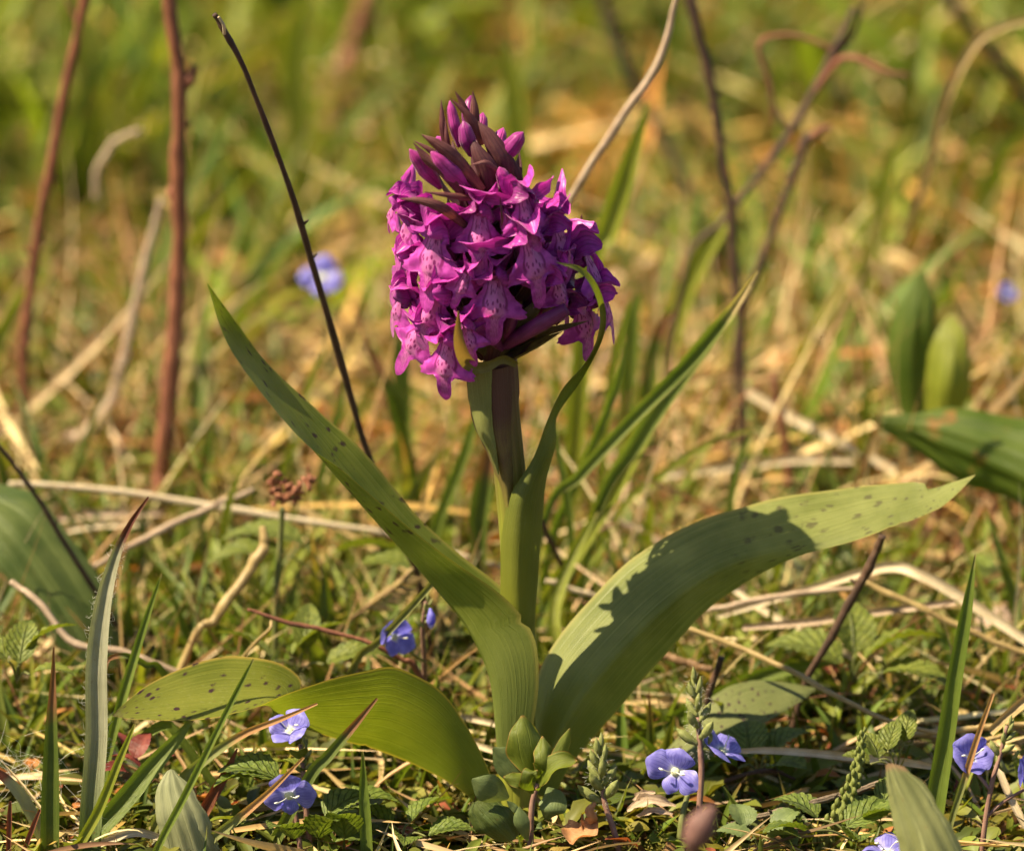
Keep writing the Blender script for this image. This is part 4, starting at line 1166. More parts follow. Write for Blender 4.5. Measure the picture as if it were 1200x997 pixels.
twig('dark twig slanting up towards reddish shoots in the far blur', [(800, 330, 17), (850, 255, 17), (910, 178, 17), (958, 100, 17), (1000, 10, 17)], [7, 9, 11, 11, 9], 'twig_dark',
     sides=[([(950, 115, 17), (990, 68, 16.8), (1040, 85, 16.5), (1065, 88, 16.5)], [7, 9, 7, 4], 'twig_red'), ([(985, 62, 17), (930, 42, 17), (890, 52, 17), (903, 100, 17), (907, 150, 17)], [6, 6, 7, 6, 4], 'twig_red'), ([(925, 160, 17), (905, 120, 17), (900, 95, 17)], [6, 5, 3], 'twig_dark'), ([(975, 70, 17), (1000, 40, 17), (1010, 5, 17)], [7, 6, 5], 'twig_dark')])
twig('dark stick crossing the upper right corner of the blurred turf', [(1230, 160, 34), (1200, 112, 33), (1160, 60, 32), (1105, -10, 31)], [15, 15, 14, 14], 'twig_dark')
twig('faint brown twig behind the top of the flower head', [(840, 300, 33), (790, 190, 33), (738, 85, 33), (700, -15, 33)], [13, 13, 13, 13], 'twig_dark')
twig('short slanting reddish stem far behind near the top edge', [(385, 118, 50), (410, 60, 50), (432, -10, 50)], [24, 22, 20], 'twig_red')
twig('brown dry stick propped under the broad right orchid leaf', [(942, 805, 3.4), (965, 760, 3.2), (1000, 700, 3.0), (1020, 660, 2.9), (1034, 628, 2.8)], [9, 10, 11, 12, 10], 'twig_dark')
twig('grey weathered twig lying across the foreground by the green spike', [(852, 966, -1.2), (900, 954, -1.2), (950, 941, -1.1), (1000, 928, -0.9), (1048, 912, -0.7)], [6, 8, 9, 9, 7], 'twig_grey', root=False)
twig('thin curved brown twig beside the blue flower under the right leaf', [(826, 928, 0.8), (850, 915, .7), (880, 905, .7), (905, 903, .7), (932, 912, .7)], [5, 6, 6, 6, 4], 'twig_dark', root=False)
twig('thin reddish-brown twig with a side branch above the low leaf', [(492, 792, 2.5), (470, 772, 2.4), (430, 752, 2.3), (380, 738, 2.3), (330, 728, 2.2), (290, 714, 2.2)], [8, 7, 6, 6, 6, 4], 'twig_red', sides=[([(318, 727, 2.2), (316, 737, 2.1), (300, 752, 2.2), (280, 775, 2.4)], [4, 4, 4, 4], 'straw_gold')])
twig('thin brown stem leaning over the broad leaf at the left edge', [(140, 742, 6.2), (110, 690, 6), (60, 610, 5.7), (28, 560, 5.5), (-5, 518, 5.4)], [7, 7, 7, 6, 5], 'twig_dark')
twig('brown stick leaning right beside the lower orchid stem', [(668, 690, 8), (655, 655, 7.5), (640, 622, 7), (628, 595, 6.8)], [9, 8, 8, 6], 'twig_dark')
twig('slim upright brown stem in the turf behind the right leaf', [(928, 600, 15), (922, 540, 15), (912, 470, 15), (905, 440, 15)], [12, 12, 11, 9], 'twig_red')
twig('short brown stem fragment standing behind the small basal leaf', [(826, 850, 2.4), (832, 812, 2.2), (846, 770, 2.0)], [8, 8, 9], 'twig_dark')

# straws, each one seen singly
def straw(label, pts, w, mat='straw', root=False, flat=True):
    if flat: return blade('straw', label, 'straw', pts, w, mat, root=root, fold=0.6)
    return stalk('straw', label, 'straw', pts, w, mat, root=root)
straw('long pale straw running level behind the left leaf towards the stem', [(10, 567, 9), (110, 573, 9), (200, 584, 9), (300, 601, 8.8), (400, 617, 8.6), (470, 630, 8.4), (600, 668, 8)], [8, 10, 10, 9, 8, 7, 6], 'straw', flat=False)
straw('pale straw stub behind the stem sloping down to the right leaf', [(640, 680, 6.5), (672, 690, 6.5), (705, 702, 6.5)], [7, 7, 7], 'straw', flat=False)
straw('pale straw ribbon lying flat behind the hairy grass tip', [(62, 608, 12), (110, 602, 12), (190, 600, 12)], [10, 11, 9], 'straw_pink')
straw('second pale straw ribbon lying just below the other at left', [(70, 622, 11), (110, 615, 11), (175, 612, 11)], [9, 9, 8], 'straw')
straw('straw crossing the long level straw at a slant on the left', [(110, 664, 7), (160, 635, 7.5), (230, 602, 8), (298, 573, 8.4)], [8, 9, 9, 7], 'straw_pink', flat=False)
straw('bent pinkish straw kinked above the dark blade at left', [(215, 790, 3.6), (150, 765, 3.6), (85, 752, 3.6), (45, 705, 3.8), (12, 680, 4)], [7, 9, 10, 9, 8], 'straw_pink', flat=False)
straw('broad pale straw arching over behind the right leaf tip', [(840, 722, 6), (900, 704, 6), (960, 686, 6), (1040, 664, 5.5), (1080, 674, 5.2), (1130, 702, 5), (1205, 752, 4.6)], [6, 8, 9, 12, 13, 13, 11], 'straw')
straw('thin golden straw sloping down to the right below the arching one', [(1012, 682, 5), (1060, 703, 4.8), (1120, 732, 4.6), (1205, 768, 4.4)], [8, 9, 9, 8], 'straw_gold', flat=False)
straw('long thin golden straw running from the right leaf to the foreground', [(798, 733, 3.4), (860, 756, 3), (930, 786, 2.4), (985, 818, 1.8), (1040, 843, 1.2), (1100, 860, .8)], [7, 7, 8, 7, 7, 6], 'straw_gold', flat=False)
straw('bright pale straw lying level in front of the basal leaf', [(862, 880, .6), (900, 879, .5), (950, 882, .4), (1010, 888, .4), (1062, 893, .3), (1100, 900, .3)], [5, 8, 9, 10, 9, 6], 'straw')
straw('golden straw lying level behind the upright blade at right', [(1050, 862, 1.4), (1100, 858, 1.3), (1150, 852, 1.3), (1205, 848, 1.3)], [8, 9, 9, 8], 'straw_gold', flat=False)
straw('tan straw piece crossing beside the blue flower on the right', [(1060, 852, 1.6), (1100, 866, 1.4), (1150, 868, 1.2), (1178, 862, 1.2)], [8, 9, 8, 5], 'straw_gold', flat=False)
straw('pale straw curving steeply down at the right edge', [(1168, 895, -.3), (1180, 925, -.5), (1195, 955, -.7), (1215, 990, -.9)], [8, 9, 9, 9], 'straw')
straw('golden straw entering from the right edge above the speedwell', [(1160, 858, .2), (1185, 835, .3), (1215, 810, .4)], [10, 12, 12], 'straw_gold')
straw('pale pink straw slanting up behind the right of the flower head', [(640, 290, 9.5), (668, 232, 9), (720, 150, 8.6), (768, 82, 8.4), (795, -5, 8.2)], [7, 10, 11, 11, 7], 'straw_pink', flat=False)
straw('orange-tan straw arching from the upper right corner', [(1055, 290, 20), (1085, 205, 19.5), (1110, 112, 19), (1142, 52, 19), (1172, 32, 19), (1210, 22, 19)], [8, 10, 11, 11, 10, 8], 'straw_gold')
straw('pale bone-like dead stalk curving down behind the left twigs', [(82, 522, 18), (105, 508, 18), (135, 455, 18), (152, 390, 18), (166, 318, 18), (190, 235, 18)], [20, 20, 15, 14, 12, 8], 'straw_pink', flat=False)
straw('fine curled dead stem looping beside the pale stalk', [(112, 232, 22), (115, 195, 22), (135, 168, 22), (165, 152, 22)], [8, 9, 9, 7], 'straw_pink', flat=False)
straw('tan straw pointing left to right in blur beyond the grass clump', [(795, 445, 18), (860, 442, 18), (922, 438, 18)], [9, 11, 9], 'straw_gold')
straw('pinkish straw bar lying across the blur behind the right leaf', [(640, 525, 17), (740, 527, 17), (820, 530, 17)], [11, 13, 12], 'straw_pink')
straw('pale straw bar on the right lying level in the blur', [(770, 556, 14), (850, 548, 14), (930, 538, 14), (1000, 538, 14)], [10, 11, 11, 10], 'straw')
straw('pale straw slanting through the blur above the right leaf', [(870, 455, 16), (930, 490, 15.6), (1000, 525, 15), (1050, 552, 14.6)], [11, 12, 11, 9], 'straw')
straw('tan straw sloping behind the stem to the right leaf', [(715, 605, 11), (750, 624, 11), (790, 648, 10.8)], [9, 10, 9], 'straw_pink', flat=False)
straw('orange dead stem bending beside the lower orchid stem', [(630, 705, 9), (665, 668, 9), (700, 625, 9), (728, 614, 9)], [8, 9, 8, 5], 'straw_brown', flat=False)
straw('thin tan straw lying level under the right leaf', [(810, 718, 5.4), (870, 706, 5.4), (940, 695, 5.4), (1000, 690, 5.4)], [6, 8, 8, 6], 'straw_pink', flat=False)
straw('straw lying level in the turf right of the dry stick', [(870, 735, 5), (950, 728, 5), (1020, 718, 5), (1120, 705, 5)], [7, 9, 9, 7], 'straw_pink')
straw('faded straw slanting down left of the dry stick', [(860, 690, 6.6), (900, 718, 6.2), (960, 748, 5.8), (1000, 770, 5.6)], [7, 9, 9, 7], 'straw')
straw('brown dead stalk lying level behind the right leaf base', [(760, 762, 4.2), (800, 775, 4), (835, 785, 3.8)], [9, 10, 9], 'straw_brown', flat=False)
straw('yellowish bent stalk with a knuckle in the turf at left', [(222, 755, 4.6), (250, 725, 4.8), (285, 680, 5), (308, 645, 5.2), (308, 620, 5.4)], [10, 12, 14, 16, 9], 'straw_gold', root=True, flat=False)
straw('straw lying flat below the little seedling at centre', [(600, 885, 1.0), (575, 878, 1.0), (545, 868, 1.2)], [6, 8, 7], 'straw')
straw('pale straw in the turf below the level straw at centre', [(590, 850, 2), (555, 842, 2.1), (540, 838, 2.1)], [7, 8, 6], 'straw')
straw('curled golden straw ring lying in the lower left corner', [(100, 996, -1.9), (125, 985, -1.9), (160, 975, -1.8), (200, 985, -1.8)], [7, 9, 10, 7], 'straw')

# grass blades, each one seen singly
def grass(label, pts, w, mat='grass', **kw):
    return blade('grass_blade', label, 'grass blade', pts, w, mat, **kw)
grass('long folded green blade with tan edge leaning right behind the stem', [(640, 605, 7), (680, 556, 6.5), (740, 492, 6), (800, 432, 5.5), (850, 372, 5), (888, 318, 4.8)], [9, 13, 15, 16, 13, 2], 'grass_edge', fold=0.6)
grass('broad bluish green blade behind the long folded one', [(700, 600, 8), (745, 520, 7.5), (790, 450, 7), (840, 385, 6.5), (880, 335, 6.2)], [12, 19, 23, 18, 3], 'grass_edge')
grass('dark narrow blade crossing low behind the orchid stem', [(645, 640, 9), (668, 580, 8.5), (700, 510, 8), (724, 445, 7.6), (735, 395, 7.4)], [11, 12, 11, 8, 2], 'grass')
grass('lime blade standing in the clump behind the stem', [(640, 705, 8), (680, 640, 8), (720, 575, 8), (760, 505, 8), (780, 465, 8)], [18, 18, 17, 12, 4], 'grass_lime')
grass('tall blurred lime blade right of the flower head', [(745, 490, 18), (775, 420, 18), (805, 335, 18), (840, 270, 18), (868, 225, 18)], [26, 26, 24, 20, 5], 'grass_lime')
grass('upright blurred green blade right of the flower head', [(735, 470, 16), (738, 420, 16), (742, 370, 16), (750, 340, 16)], [20, 22, 18, 4], 'grass')
grass('second upright blurred blade next to the clump at right', [(758, 480, 15), (762, 430, 15), (775, 385, 15), (790, 365, 15)], [18, 18, 14, 4], 'grass_dark')
grass('dark green blade bending left of the stem in the blur', [(490, 600, 13), (478, 540, 12.5), (458, 460, 12), (438, 420, 12), (425, 395, 12)], [15, 17, 15, 10, 3], 'grass_dark')
grass('bluish green blade upright left of the stem in the blur', [(470, 545, 15), (472, 490, 15), (470, 430, 15), (462, 380, 15)], [20, 22, 18, 4], 'grass')
grass('wide green blade just left of the orchid stem', [(560, 640, 8), (562, 600, 8), (572, 540, 8), (580, 500, 8)], [20, 24, 20, 6], 'grass_dark')
grass('slim green blade leaning left of the orchid stem', [(505, 640, 10), (525, 580, 10), (548, 520, 10), (560, 470, 10)], [12, 14, 12, 3], 'grass')
grass('slender blade bending right of the stem base in the turf', [(660, 780, 5), (650, 720, 5.4), (668, 660, 6), (700, 600, 6.4)], [12, 13, 12, 3], 'grass_lime')
grass('pale green blade lying level far right in the blur', [(915, 505, 20), (980, 485, 20), (1050, 462, 20), (1120, 446, 20), (1150, 440, 20)], [18, 24, 24, 18, 5], 'grass_lime', root=False)
grass('blurred green blade bending upper right of the turf', [(1010, 350, 27), (1030, 270, 27), (1040, 200, 27), (1070, 150, 27)], [24, 24, 20, 5], 'grass_lime')
grass('upright green grass pair behind the left twigs', [(235, 640, 13), (232, 590, 13), (240, 540, 13), (250, 500, 13)], [18, 20, 18, 4], 'grass')
grass('blurred lime blade at the left photo edge', [(-10, 420, 21), (10, 380, 21), (35, 340, 21), (50, 310, 21)], [22, 22, 16, 4], 'grass_lime')
grass('tall blurred lime blade at the top left', [(120, 150, 44), (100, 80, 44), (90, 20, 44), (85, -20, 44)], [30, 30, 26, 10], 'grass_lime')
grass('broad blurred blade at the top beside the short reddish stem', [(350, 150, 42), (345, 90, 42), (352, 30, 42), (365, -10, 42)], [30, 34, 30, 10], 'grass_lime')
grass('blurred tall green blade above the flower head', [(610, 220, 30), (605, 140, 30), (600, 90, 30), (590, 50, 30)], [24, 26, 22, 6], 'grass_lime')
grass('tall yellow-green blade behind the pink slanting straw', [(690, 330, 14), (712, 270, 14), (735, 200, 14), (760, 120, 14)], [24, 26, 22, 5], 'grass_lime')
for (lab, pts, w, mt) in [
    ('thin pale blade arching right between the clump and the straw', [(690, 620, 9), (715, 560, 9), (755, 490, 9), (800, 440, 9)], [8, 9, 8, 2], 'grass_lime'),
    ('thin upright blade touching the right of the flower head blur', [(705, 560, 11), (712, 480, 11), (722, 410, 11), (738, 350, 11)], [9, 10, 9, 2], 'grass_lime'),
    ('thin blade leaning left out of the clump right of the stem', [(670, 640, 8), (664, 580, 8), (652, 520, 8), (645, 470, 8)], [8, 9, 7, 2], 'grass'),
    ('narrow blade leaning far right out of the clump', [(720, 610, 10), (770, 560, 10), (830, 520, 10), (890, 500, 10)], [8, 9, 7, 2], 'grass_lime'),
    ('thin green blade standing behind the right leaf middle', [(860, 640, 9), (856, 590, 9), (866, 540, 9), (884, 500, 9)], [8, 9, 7, 2], 'grass'),
    ('thin green blade left of the wood rush', [(270, 690, 8), (262, 640, 8), (268, 590, 8), (284, 550, 8)], [8, 9, 8, 2], 'grass_lime'),
    ('pair of slim blades beyond the tall left leaf', [(372, 600, 11), (380, 540, 11), (398, 480, 11), (402, 440, 11)], [9, 10, 8, 2], 'grass'),
    ('slim yellow-green blade crossing beyond the tall left leaf', [(330, 560, 12), (352, 510, 12), (362, 450, 12), (380, 410, 12)], [9, 10, 8, 2], 'grass_lime')]:
    grass(lab, pts, w, mt)
# foreground blades
hb = thing('hairy_grass_blade', 'upright silvery hairy grass blade with red tip at left', 'grass blade', P(105, 1000, -2.2))
HBP = [(104, 1005, -2.2), (108, 930, -2.0), (113, 860, -1.8), (113, 780, -1.6), (120, 712, -1.4), (134, 655, -1.2), (152, 615, -1.1), (174, 582, -1.0)]
blade('blade', '', '', HBP, [27, 26, 26, 25, 20, 13, 7, 2], 'grass_hairy', parent=hb, fold=0.55, n=50, root=False)
hp = catmull(PX(HBP), 120); hwid = lerpn([27, 26, 26, 25, 20, 13, 7, 2], 120) * 0.5 / 75
geos = []
for i in range(150):
    k = RNG.integers(4, 92); s = RNG.choice([-1, 1])
    p0 = hp[k] + np.array([s * hwid[k] * 0.95, 0, 0])
    d = nrm(np.array([s * RNG.uniform(0.2, 1.0), RNG.normal() * 0.6, RNG.normal() * 0.5 + 0.2]))
    l = RNG.uniform(0.04, 0.14)
    p1 = p0 + d * l * 0.5 + RNG.normal(size=3) * 0.03; p2 = p0 + d * l + np.array([0, 0, RNG.normal() * 0.06])
    geos.append(tube([p0, p1, p2], [0.003, 0.0025, 0.001], 5, 4, closed=False))
mk('hairs', join(*geos), M['hair'], hb)['kind'] = 'stuff'
grass('dark green blade with brown withered point at lower left corner', [(58, 1005, -2.0), (59, 930, -1.9), (60, 860, -1.8), (62, 800, -1.7), (63, 758, -1.7)], [22, 21, 15, 7, 2], 'grass_dark')
grass('slim green blade with pale tip behind the hairy blade', [(122, 905, -.2), (140, 830, 0), (162, 755, .2), (178, 705, .3), (189, 672, .3)], [10, 12, 10, 6, 2], 'grass')
grass('thin green blade crossing in front of the spotted leaf tip', [(182, 1000, -2.6), (215, 935, -2.5), (250, 865, -2.4), (280, 805, -2.3), (297, 772, -2.3)], [9, 9, 8, 6, 2], 'grass')
grass('wide green blade leaning right in the lower left corner', [(85, 1003, -2), (130, 955, -1.7), (175, 902, -1.4), (205, 868, -1.2), (226, 842, -1.1)], [20, 24, 22, 14, 4], 'grass')
grass('narrow green blade leaning right beside the hairy blade', [(88, 1000, -2.3), (115, 950, -2.2), (140, 890, -2.1), (158, 848, -2)], [12, 12, 9, 3], 'grass_lime')
grass('green blade with red tip crossing above the upper left speedwell', [(205, 925, -1.3), (240, 890, -1.4), (285, 860, -1.5), (330, 842, -1.6), (372, 824, -1.7)], [12, 12, 9, 6, 3], 'grass_tan')
grass('tan-tipped green blade crossing the lower left speedwell flower', [(235, 995, -2.2), (275, 962, -2.3), (315, 928, -2.4), (356, 887, -2.5)], [12, 11, 7, 3], 'grass_tan')
grass('short upright green blade with white point below the low leaf', [(430, 1003, -2), (428, 960, -1.9), (426, 920, -1.8), (425, 880, -1.8)], [14, 14, 10, 2], 'grass')
grass('dim green blade slanting up in front of the low leaf', [(360, 915, -1.8), (385, 885, -1.8), (415, 850, -1.8), (442, 818, -1.8)], [14, 13, 9, 3], 'grass_dark')
grass('dark red dead blade standing beside the pale oval leaf', [(232, 965, -1), (248, 935, -1), (265, 905, -1), (278, 877, -1)], [14, 14, 10, 2], 'grass_red')
grass('upright green blade with dark point on the right side', [(1094, 955, -.9), (1106, 880, -.8), (1118, 800, -.8), (1132, 720, -.7), (1143, 650, -.6)], [24, 22, 19, 14, 2], 'grass')
grass('thin green stalk-like blade beside the upright blade at right', [(1114, 965, -1.6), (1128, 920, -1.6), (1145, 865, -1.6), (1164, 812, -1.6)], [7, 8, 7, 4], 'grass_tan')
grass('green stem slanting up left of the orchid stem', [(415, 780, 2.4), (445, 750, 1.8), (478, 715, 1.4), (508, 682, 1.2)], [9, 9, 8, 7], 'stem_thin', fold=1.2)
grass('dark green blade curving over behind the spotted tip', [(196, 796, 1.4), (170, 778, 1.2), (148, 768, 1.0), (128, 772, 1.0), (122, 790, .9)], [8, 8, 7, 5, 3], 'grass_dark')
grass('green blade lying behind the basal leaf on the right', [(700, 905, 2.8), (760, 862, 3.2), (820, 828, 3.6), (900, 790, 4.0), (980, 775, 4.2)], [18, 20, 20, 18, 6], 'grass', root=False)
grass('thin tan blade beside the fluff in the lower left corner', [(10, 1000, -2.0), (11, 960, -2.0), (12, 938, -2)], [6, 6, 3], 'grass_red')
grass('brownish blade leaning right in the lower left corner', [(28, 1000, -2.2), (38, 970, -2.2), (47, 948, -2.2)], [6, 6, 3], 'grass_red')
grass('grey green blade bending in from the left edge', [(52, 985, -1.6), (30, 940, -1.7), (10, 915, -1.8), (-12, 898, -1.8)], [16, 15, 12, 6], 'grass_hairy')
grass('green blade under the spotted leaf tip pointing left', [(215, 870, .2), (190, 850, .2), (150, 880, -.1), (130, 905, -.2)], [10, 12, 8, 3], 'grass')

# ------------------------------------------------------------------ broad leaves of neighbouring plants
def broad(label, E1, K, E2, mat, n=40):
    o = mk('broad_leaf', loft(PX(E1), PX(K), PX(E2), n, 33, 0.035, 0.4, 0.022, 4), M[mat])
    return tag(o, label, 'leaf')
broad('large dark green leaf leaning in from the left edge', [(150, 775, 6.0), (130, 700, 6.4), (62, 600, 7.0), (-5, 562, 7.5), (-60, 540, 7.6)], [(110, 790, 5.4), (75, 720, 5.7), (15, 635, 6.2), (-30, 590, 6.8), (-60, 545, 7.5)], [(88, 790, 5.4), (50, 730, 5.6), (-5, 665, 6.0), (-45, 615, 6.6), (-62, 550, 7.4)], 'broad_leaf_grey')
broad('large dark green leaf with orange specks at the right edge', [(1290, 560, 9.5), (1230, 500, 10), (1180, 485, 10.2), (1110, 480, 10.4), (1060, 484, 10.4), (1022, 492, 10.4)], [(1290, 620, 8.8), (1220, 560, 9.2), (1170, 535, 9.6), (1110, 512, 10), (1060, 500, 10.3), (1022, 493, 10.4)], [(1290, 660, 9.4), (1220, 610, 9.6), (1165, 582, 9.9), (1105, 552, 10.2), (1058, 520, 10.4), (1022, 495, 10.4)], 'broad_leaf')
broad('blurred dark upright leaf behind the right leaf tip', [(1060, 500, 15), (1040, 430, 15), (1046, 370, 15), (1078, 318, 15)], [(1068, 500, 14.6), (1060, 430, 14.6), (1066, 375, 14.7), (1080, 318, 15)], [(1096, 500, 14.8), (1098, 420, 14.8), (1096, 360, 14.8), (1084, 318, 15)], 'broad_leaf')
broad('blurred bright green leaf overlapping the dark upright one at right', [(1085, 500, 14), (1084, 450, 14), (1092, 400, 14), (1112, 368, 14.2)], [(1102, 500, 13.6), (1108, 450, 13.5), (1114, 405, 13.8), (1116, 368, 14.2)], [(1124, 500, 13.8), (1138, 450, 13.8), (1134, 400, 13.9), (1120, 368, 14.2)], 'grass_lime')
broad('pale grey-green oval leaf standing in the lower left corner', [(192, 1010, -2.2), (183, 960, -2.2), (183, 925, -2.1), (196, 903, -2.0)], [(228, 1010, -2.4), (212, 960, -2.4), (202, 925, -2.2), (200, 901, -2.0)], [(266, 1010, -2.2), (246, 962, -2.2), (226, 925, -2.1), (204, 902, -2.0)], 'pale_leaf')
broad('blurred olive leaf with brown tip rising in front at lower right', [(1062, 1040, -5.5), (1050, 980, -5.3), (1040, 930, -5.1), (1038, 896, -5)], [(1110, 1040, -5.7), (1085, 980, -5.5), (1060, 930, -5.2), (1044, 894, -5)], [(1150, 1040, -5.5), (1118, 975, -5.3), (1088, 925, -5.1), (1060, 898, -5)], 'broad_leaf_old')
broad('small round green leaf catching light left of the seedling', [(585, 985, -1.8), (560, 975, -1.9), (548, 955, -1.9), (555, 940, -1.9)], [(600, 985, -2), (582, 965, -2.1), (566, 950, -2.0), (558, 938, -1.9)], [(610, 975, -1.8), (600, 950, -1.9), (582, 938, -1.9), (562, 936, -1.9)], 'broad_leaf_grey', 20)
broad('yellowish dead leaf lying behind the right leaf', [(880, 640, 11), (860, 665, 10.4), (880, 690, 9.8), (930, 690, 9.8)], [(900, 640, 11), (890, 662, 10.2), (905, 682, 9.8), (930, 689, 9.8)], [(930, 640, 11), (945, 660, 10.4), (940, 678, 9.9), (930, 688, 9.8)], 'broad_leaf_old', 20)

# ------------------------------------------------------------------ small plants
def toothed(pos, az, tilt, roll, size, mat, parent, name='leaf', width=0.36, teeth=7, cup=0.3):
    """a crinkled toothed leaf growing from pos; az in the ground plane, tilt up from level"""
    n, m = 24, 9
    v = np.linspace(0, 1, n)
    hw = width * np.sin(np.pi * np.clip(v, 0, 1) ** 0.75) ** 0.7 * (1 - 0.25 * v) + 0.01
    hw[-1] = 0.01
    hw = hw * (1 + 0.13 * (np.abs(((v * teeth) % 1.0) - 0.5) * 2 - 0.5))
    u = np.linspace(-1, 1, m)
    ang = -1.0 * v + 0.2
    cx = np.cumsum(np.cos(ang)) / n; cz = np.cumsum(np.sin(ang)) / n
    V = np.zeros((n, m, 3))
    V[..., 0] = cx[:, None] + 0.10 * np.abs(u)[None] * hw[:, None]
    V[..., 1] = hw[:, None] * u[None]
    V[..., 2] = cz[:, None] + cup * hw[:, None] * np.abs(u)[None] + 0.03 * np.sin((v[:, None] * 7 - np.abs(u)[None] * 2.5) * 6.28) * np.abs(u)[None] ** 0.5 * hw[:, None] * 2
    R = (Matrix.Rotation(az, 3, 'Z') @ Matrix.Rotation(-tilt, 3, 'Y') @ Matrix.Rotation(roll, 3, 'X'))
    V = V.reshape(-1, 3) @ np.array(R).T * size + np.asarray(pos)
    return mk(name, (V, gquads(n, m), uvgrid(n, m)), M[mat], parent)

PET = {}
def speedwell_petal(kind):
    if kind in PET: return PET[kind]
    ln, w = {'upper': (0.42, 0.25), 'side': (0.40, 0.21), 'lower': (0.36, 0.14)}[kind]
    V, F, uv = sheet([(0, 0, 0), (0, -0.03, ln * .35), (0, -0.05, ln * .72), (0, -0.01, ln)], (1, 0, 0), [0.03, w * .62, w, w * .82, w * .15], 0.22, 14, 9, 0.04)
    me = build_mesh('petal', V * CM, F, uv); me.materials.append(M['blue'])
    PET[kind] = me
    return me
def eye_mesh():
    if 'eye' in PET: return PET['eye'], PET['sta']
    V, F, uv = tube([(0, .06, 0), (0, 0, 0), (0, -.04, 0), (0, -.06, 0)], [.05, .075, .06, .02], 8, 10)
    a = build_mesh('eye', V * CM, F, uv); a.materials.append(M['eye'])
    V, F, uv = tube([(0, 0, 0), (.05, -.10, 0.02), (.12, -.18, 0.03), (.15, -.19, 0.04), (.19, -.19, .05)], [.006, .006, .007, .020, .008], 14, 6)
    b = build_mesh('stamen', V * CM, F, uv); b.materials.append(M['stamen'])
    PET['eye'], PET['sta'] = a, b
    return a, b

def blue_flower(parent, pos, yaw, pitch, roll, size=1.0, droop=0.15):
    f = node('flower', parent, pos)
    f.rotation_euler = (Matrix.Rotation(math.radians(yaw), 3, 'Z') @ Matrix.Rotation(math.radians(pitch), 3, 'X') @ Matrix.Rotation(math.radians(roll), 3, 'Y')).to_euler()
    f.scale = (size * 1.12,) * 3
    for kind, a in (('upper', 0), ('side', 95), ('side', -95), ('lower', 180)):
        o = bpy.data.objects.new('petal', speedwell_petal(kind)); COL.objects.link(o); o.parent = f
        o.scale = (random.uniform(.85, 1.1), 1, random.uniform(.85, 1.12))
        o.rotation_euler = (Matrix.Rotation(math.radians(a + random.uniform(-6, 6)), 3, 'Y') @ Matrix.Rotation(droop + random.uniform(-.12, .12), 3, 'X')).to_euler()
    e, s = eye_mesh()
    o = bpy.data.objects.new('eye', e); COL.objects.link(o); o.parent = f
    for a in (10, 165):
        o = bpy.data.objects.new('stamen', s); COL.objects.link(o); o.parent = f
        o.rotation_euler = (0, math.radians(-a), 0)
    return f

def bud_cluster(parent, base, tip, n, size, hairy=False):
    """pointed green buds packed along a short spike"""
    a, b = np.asarray(base), np.asarray(tip)
    ax = nrm(b - a)
    s0 = nrm(np.cross(ax, [0, 1, 0.01])); s1 = np.cross(ax, s0)
    for i in range(n):
        t = i / max(1, n - 1)
        p = a + (b - a) * t
        an = i * 2.4
        d = s0 * math.cos(an) + s1 * math.sin(an)
        l = size * (1.15 - 0.55 * t)
        e = p + (d * (0.75 - 0.5 * t) + ax * (0.6 + 0.5 * t)) * l
        mk('bud', tube([p, p + (e - p) * .35 + d * l * .08, p + (e - p) * .7 + d * l * .05, e], [l * .08, l * .17, l * .15, l * .02], 10, 8), M['bud_green'], parent)
    if hairy:
        geos = []
        for i in range(220):
            p = a + (b - a) * RNG.uniform(-0.2, 1.1); d = nrm(RNG.normal(size=3))
            p = p + d * size * RNG.uniform(0.15, 0.6)
            geos.append(tube([p, p + d * 0.03, p + d * 0.07 + RNG.normal(size=3) * .012], [.0022, .002, .0008], 4, 4, closed=False))
        mk('hairs', join(*geos), M['hair'], parent)['kind'] = 'stuff'

def speedwell(label, base, group='speedwell plants in the turf'):
    return thing('speedwell', label, 'speedwell', base, group)

# two flowers at lower left
s = speedwell('speedwell with one blue flower, upper of two left of the seedling', P(362, 985, -1.4))
mk('stem', rtube(PX([(362, 985, -1.4), (358, 940, -1.35), (355, 900, -1.3), (352, 872, -1.3)]), [.05, .045, .04, .035], 20, 8), M['stem_purple'], s)
blue_flower(s, P(340, 857, -1.45), -25, -50, 20, 0.95, 0.5)
bud_cluster(s, P(357, 905, -1.3), P(358, 872, -1.35), 9, 0.22)
toothed(P(357, 905, -1.4), math.radians(150), 0.5, 0.2, 0.55, 'herb', s)
toothed(P(352, 890, -1.5), math.radians(-100), 0.9, 0.2, 0.45, 'herb', s)
s = speedwell('speedwell with open blue flower facing out, lowest at left', P(352, 1000, -1.8))
mk('stem', rtube(PX([(352, 1000, -1.8), (349, 970, -1.75), (345, 945, -1.7)]), [.045, .04, .035], 14, 8), M['stem_purple'], s)
blue_flower(s, P(339, 931, -1.95), -4, 14, -8, 0.98, 0.08)
for (x, y, d, az, ti, sz) in [(330, 915, -1.3, 170, .35, 1.1), (398, 945, -1.3, 10, .3, 1.0), (372, 985, -2.0, -60, .9, 1.0), (405, 985, -2.1, -100, 1.1, .9), (310, 915, -1.1, 200, .3, .9), (380, 960, -1.6, 30, .6, 0.9), (345, 985, -2.1, -120, 0.8, .9)]:
    toothed(P(x, y, d), math.radians(az), ti, random.uniform(-.3, .3), sz, 'crinkle', s)
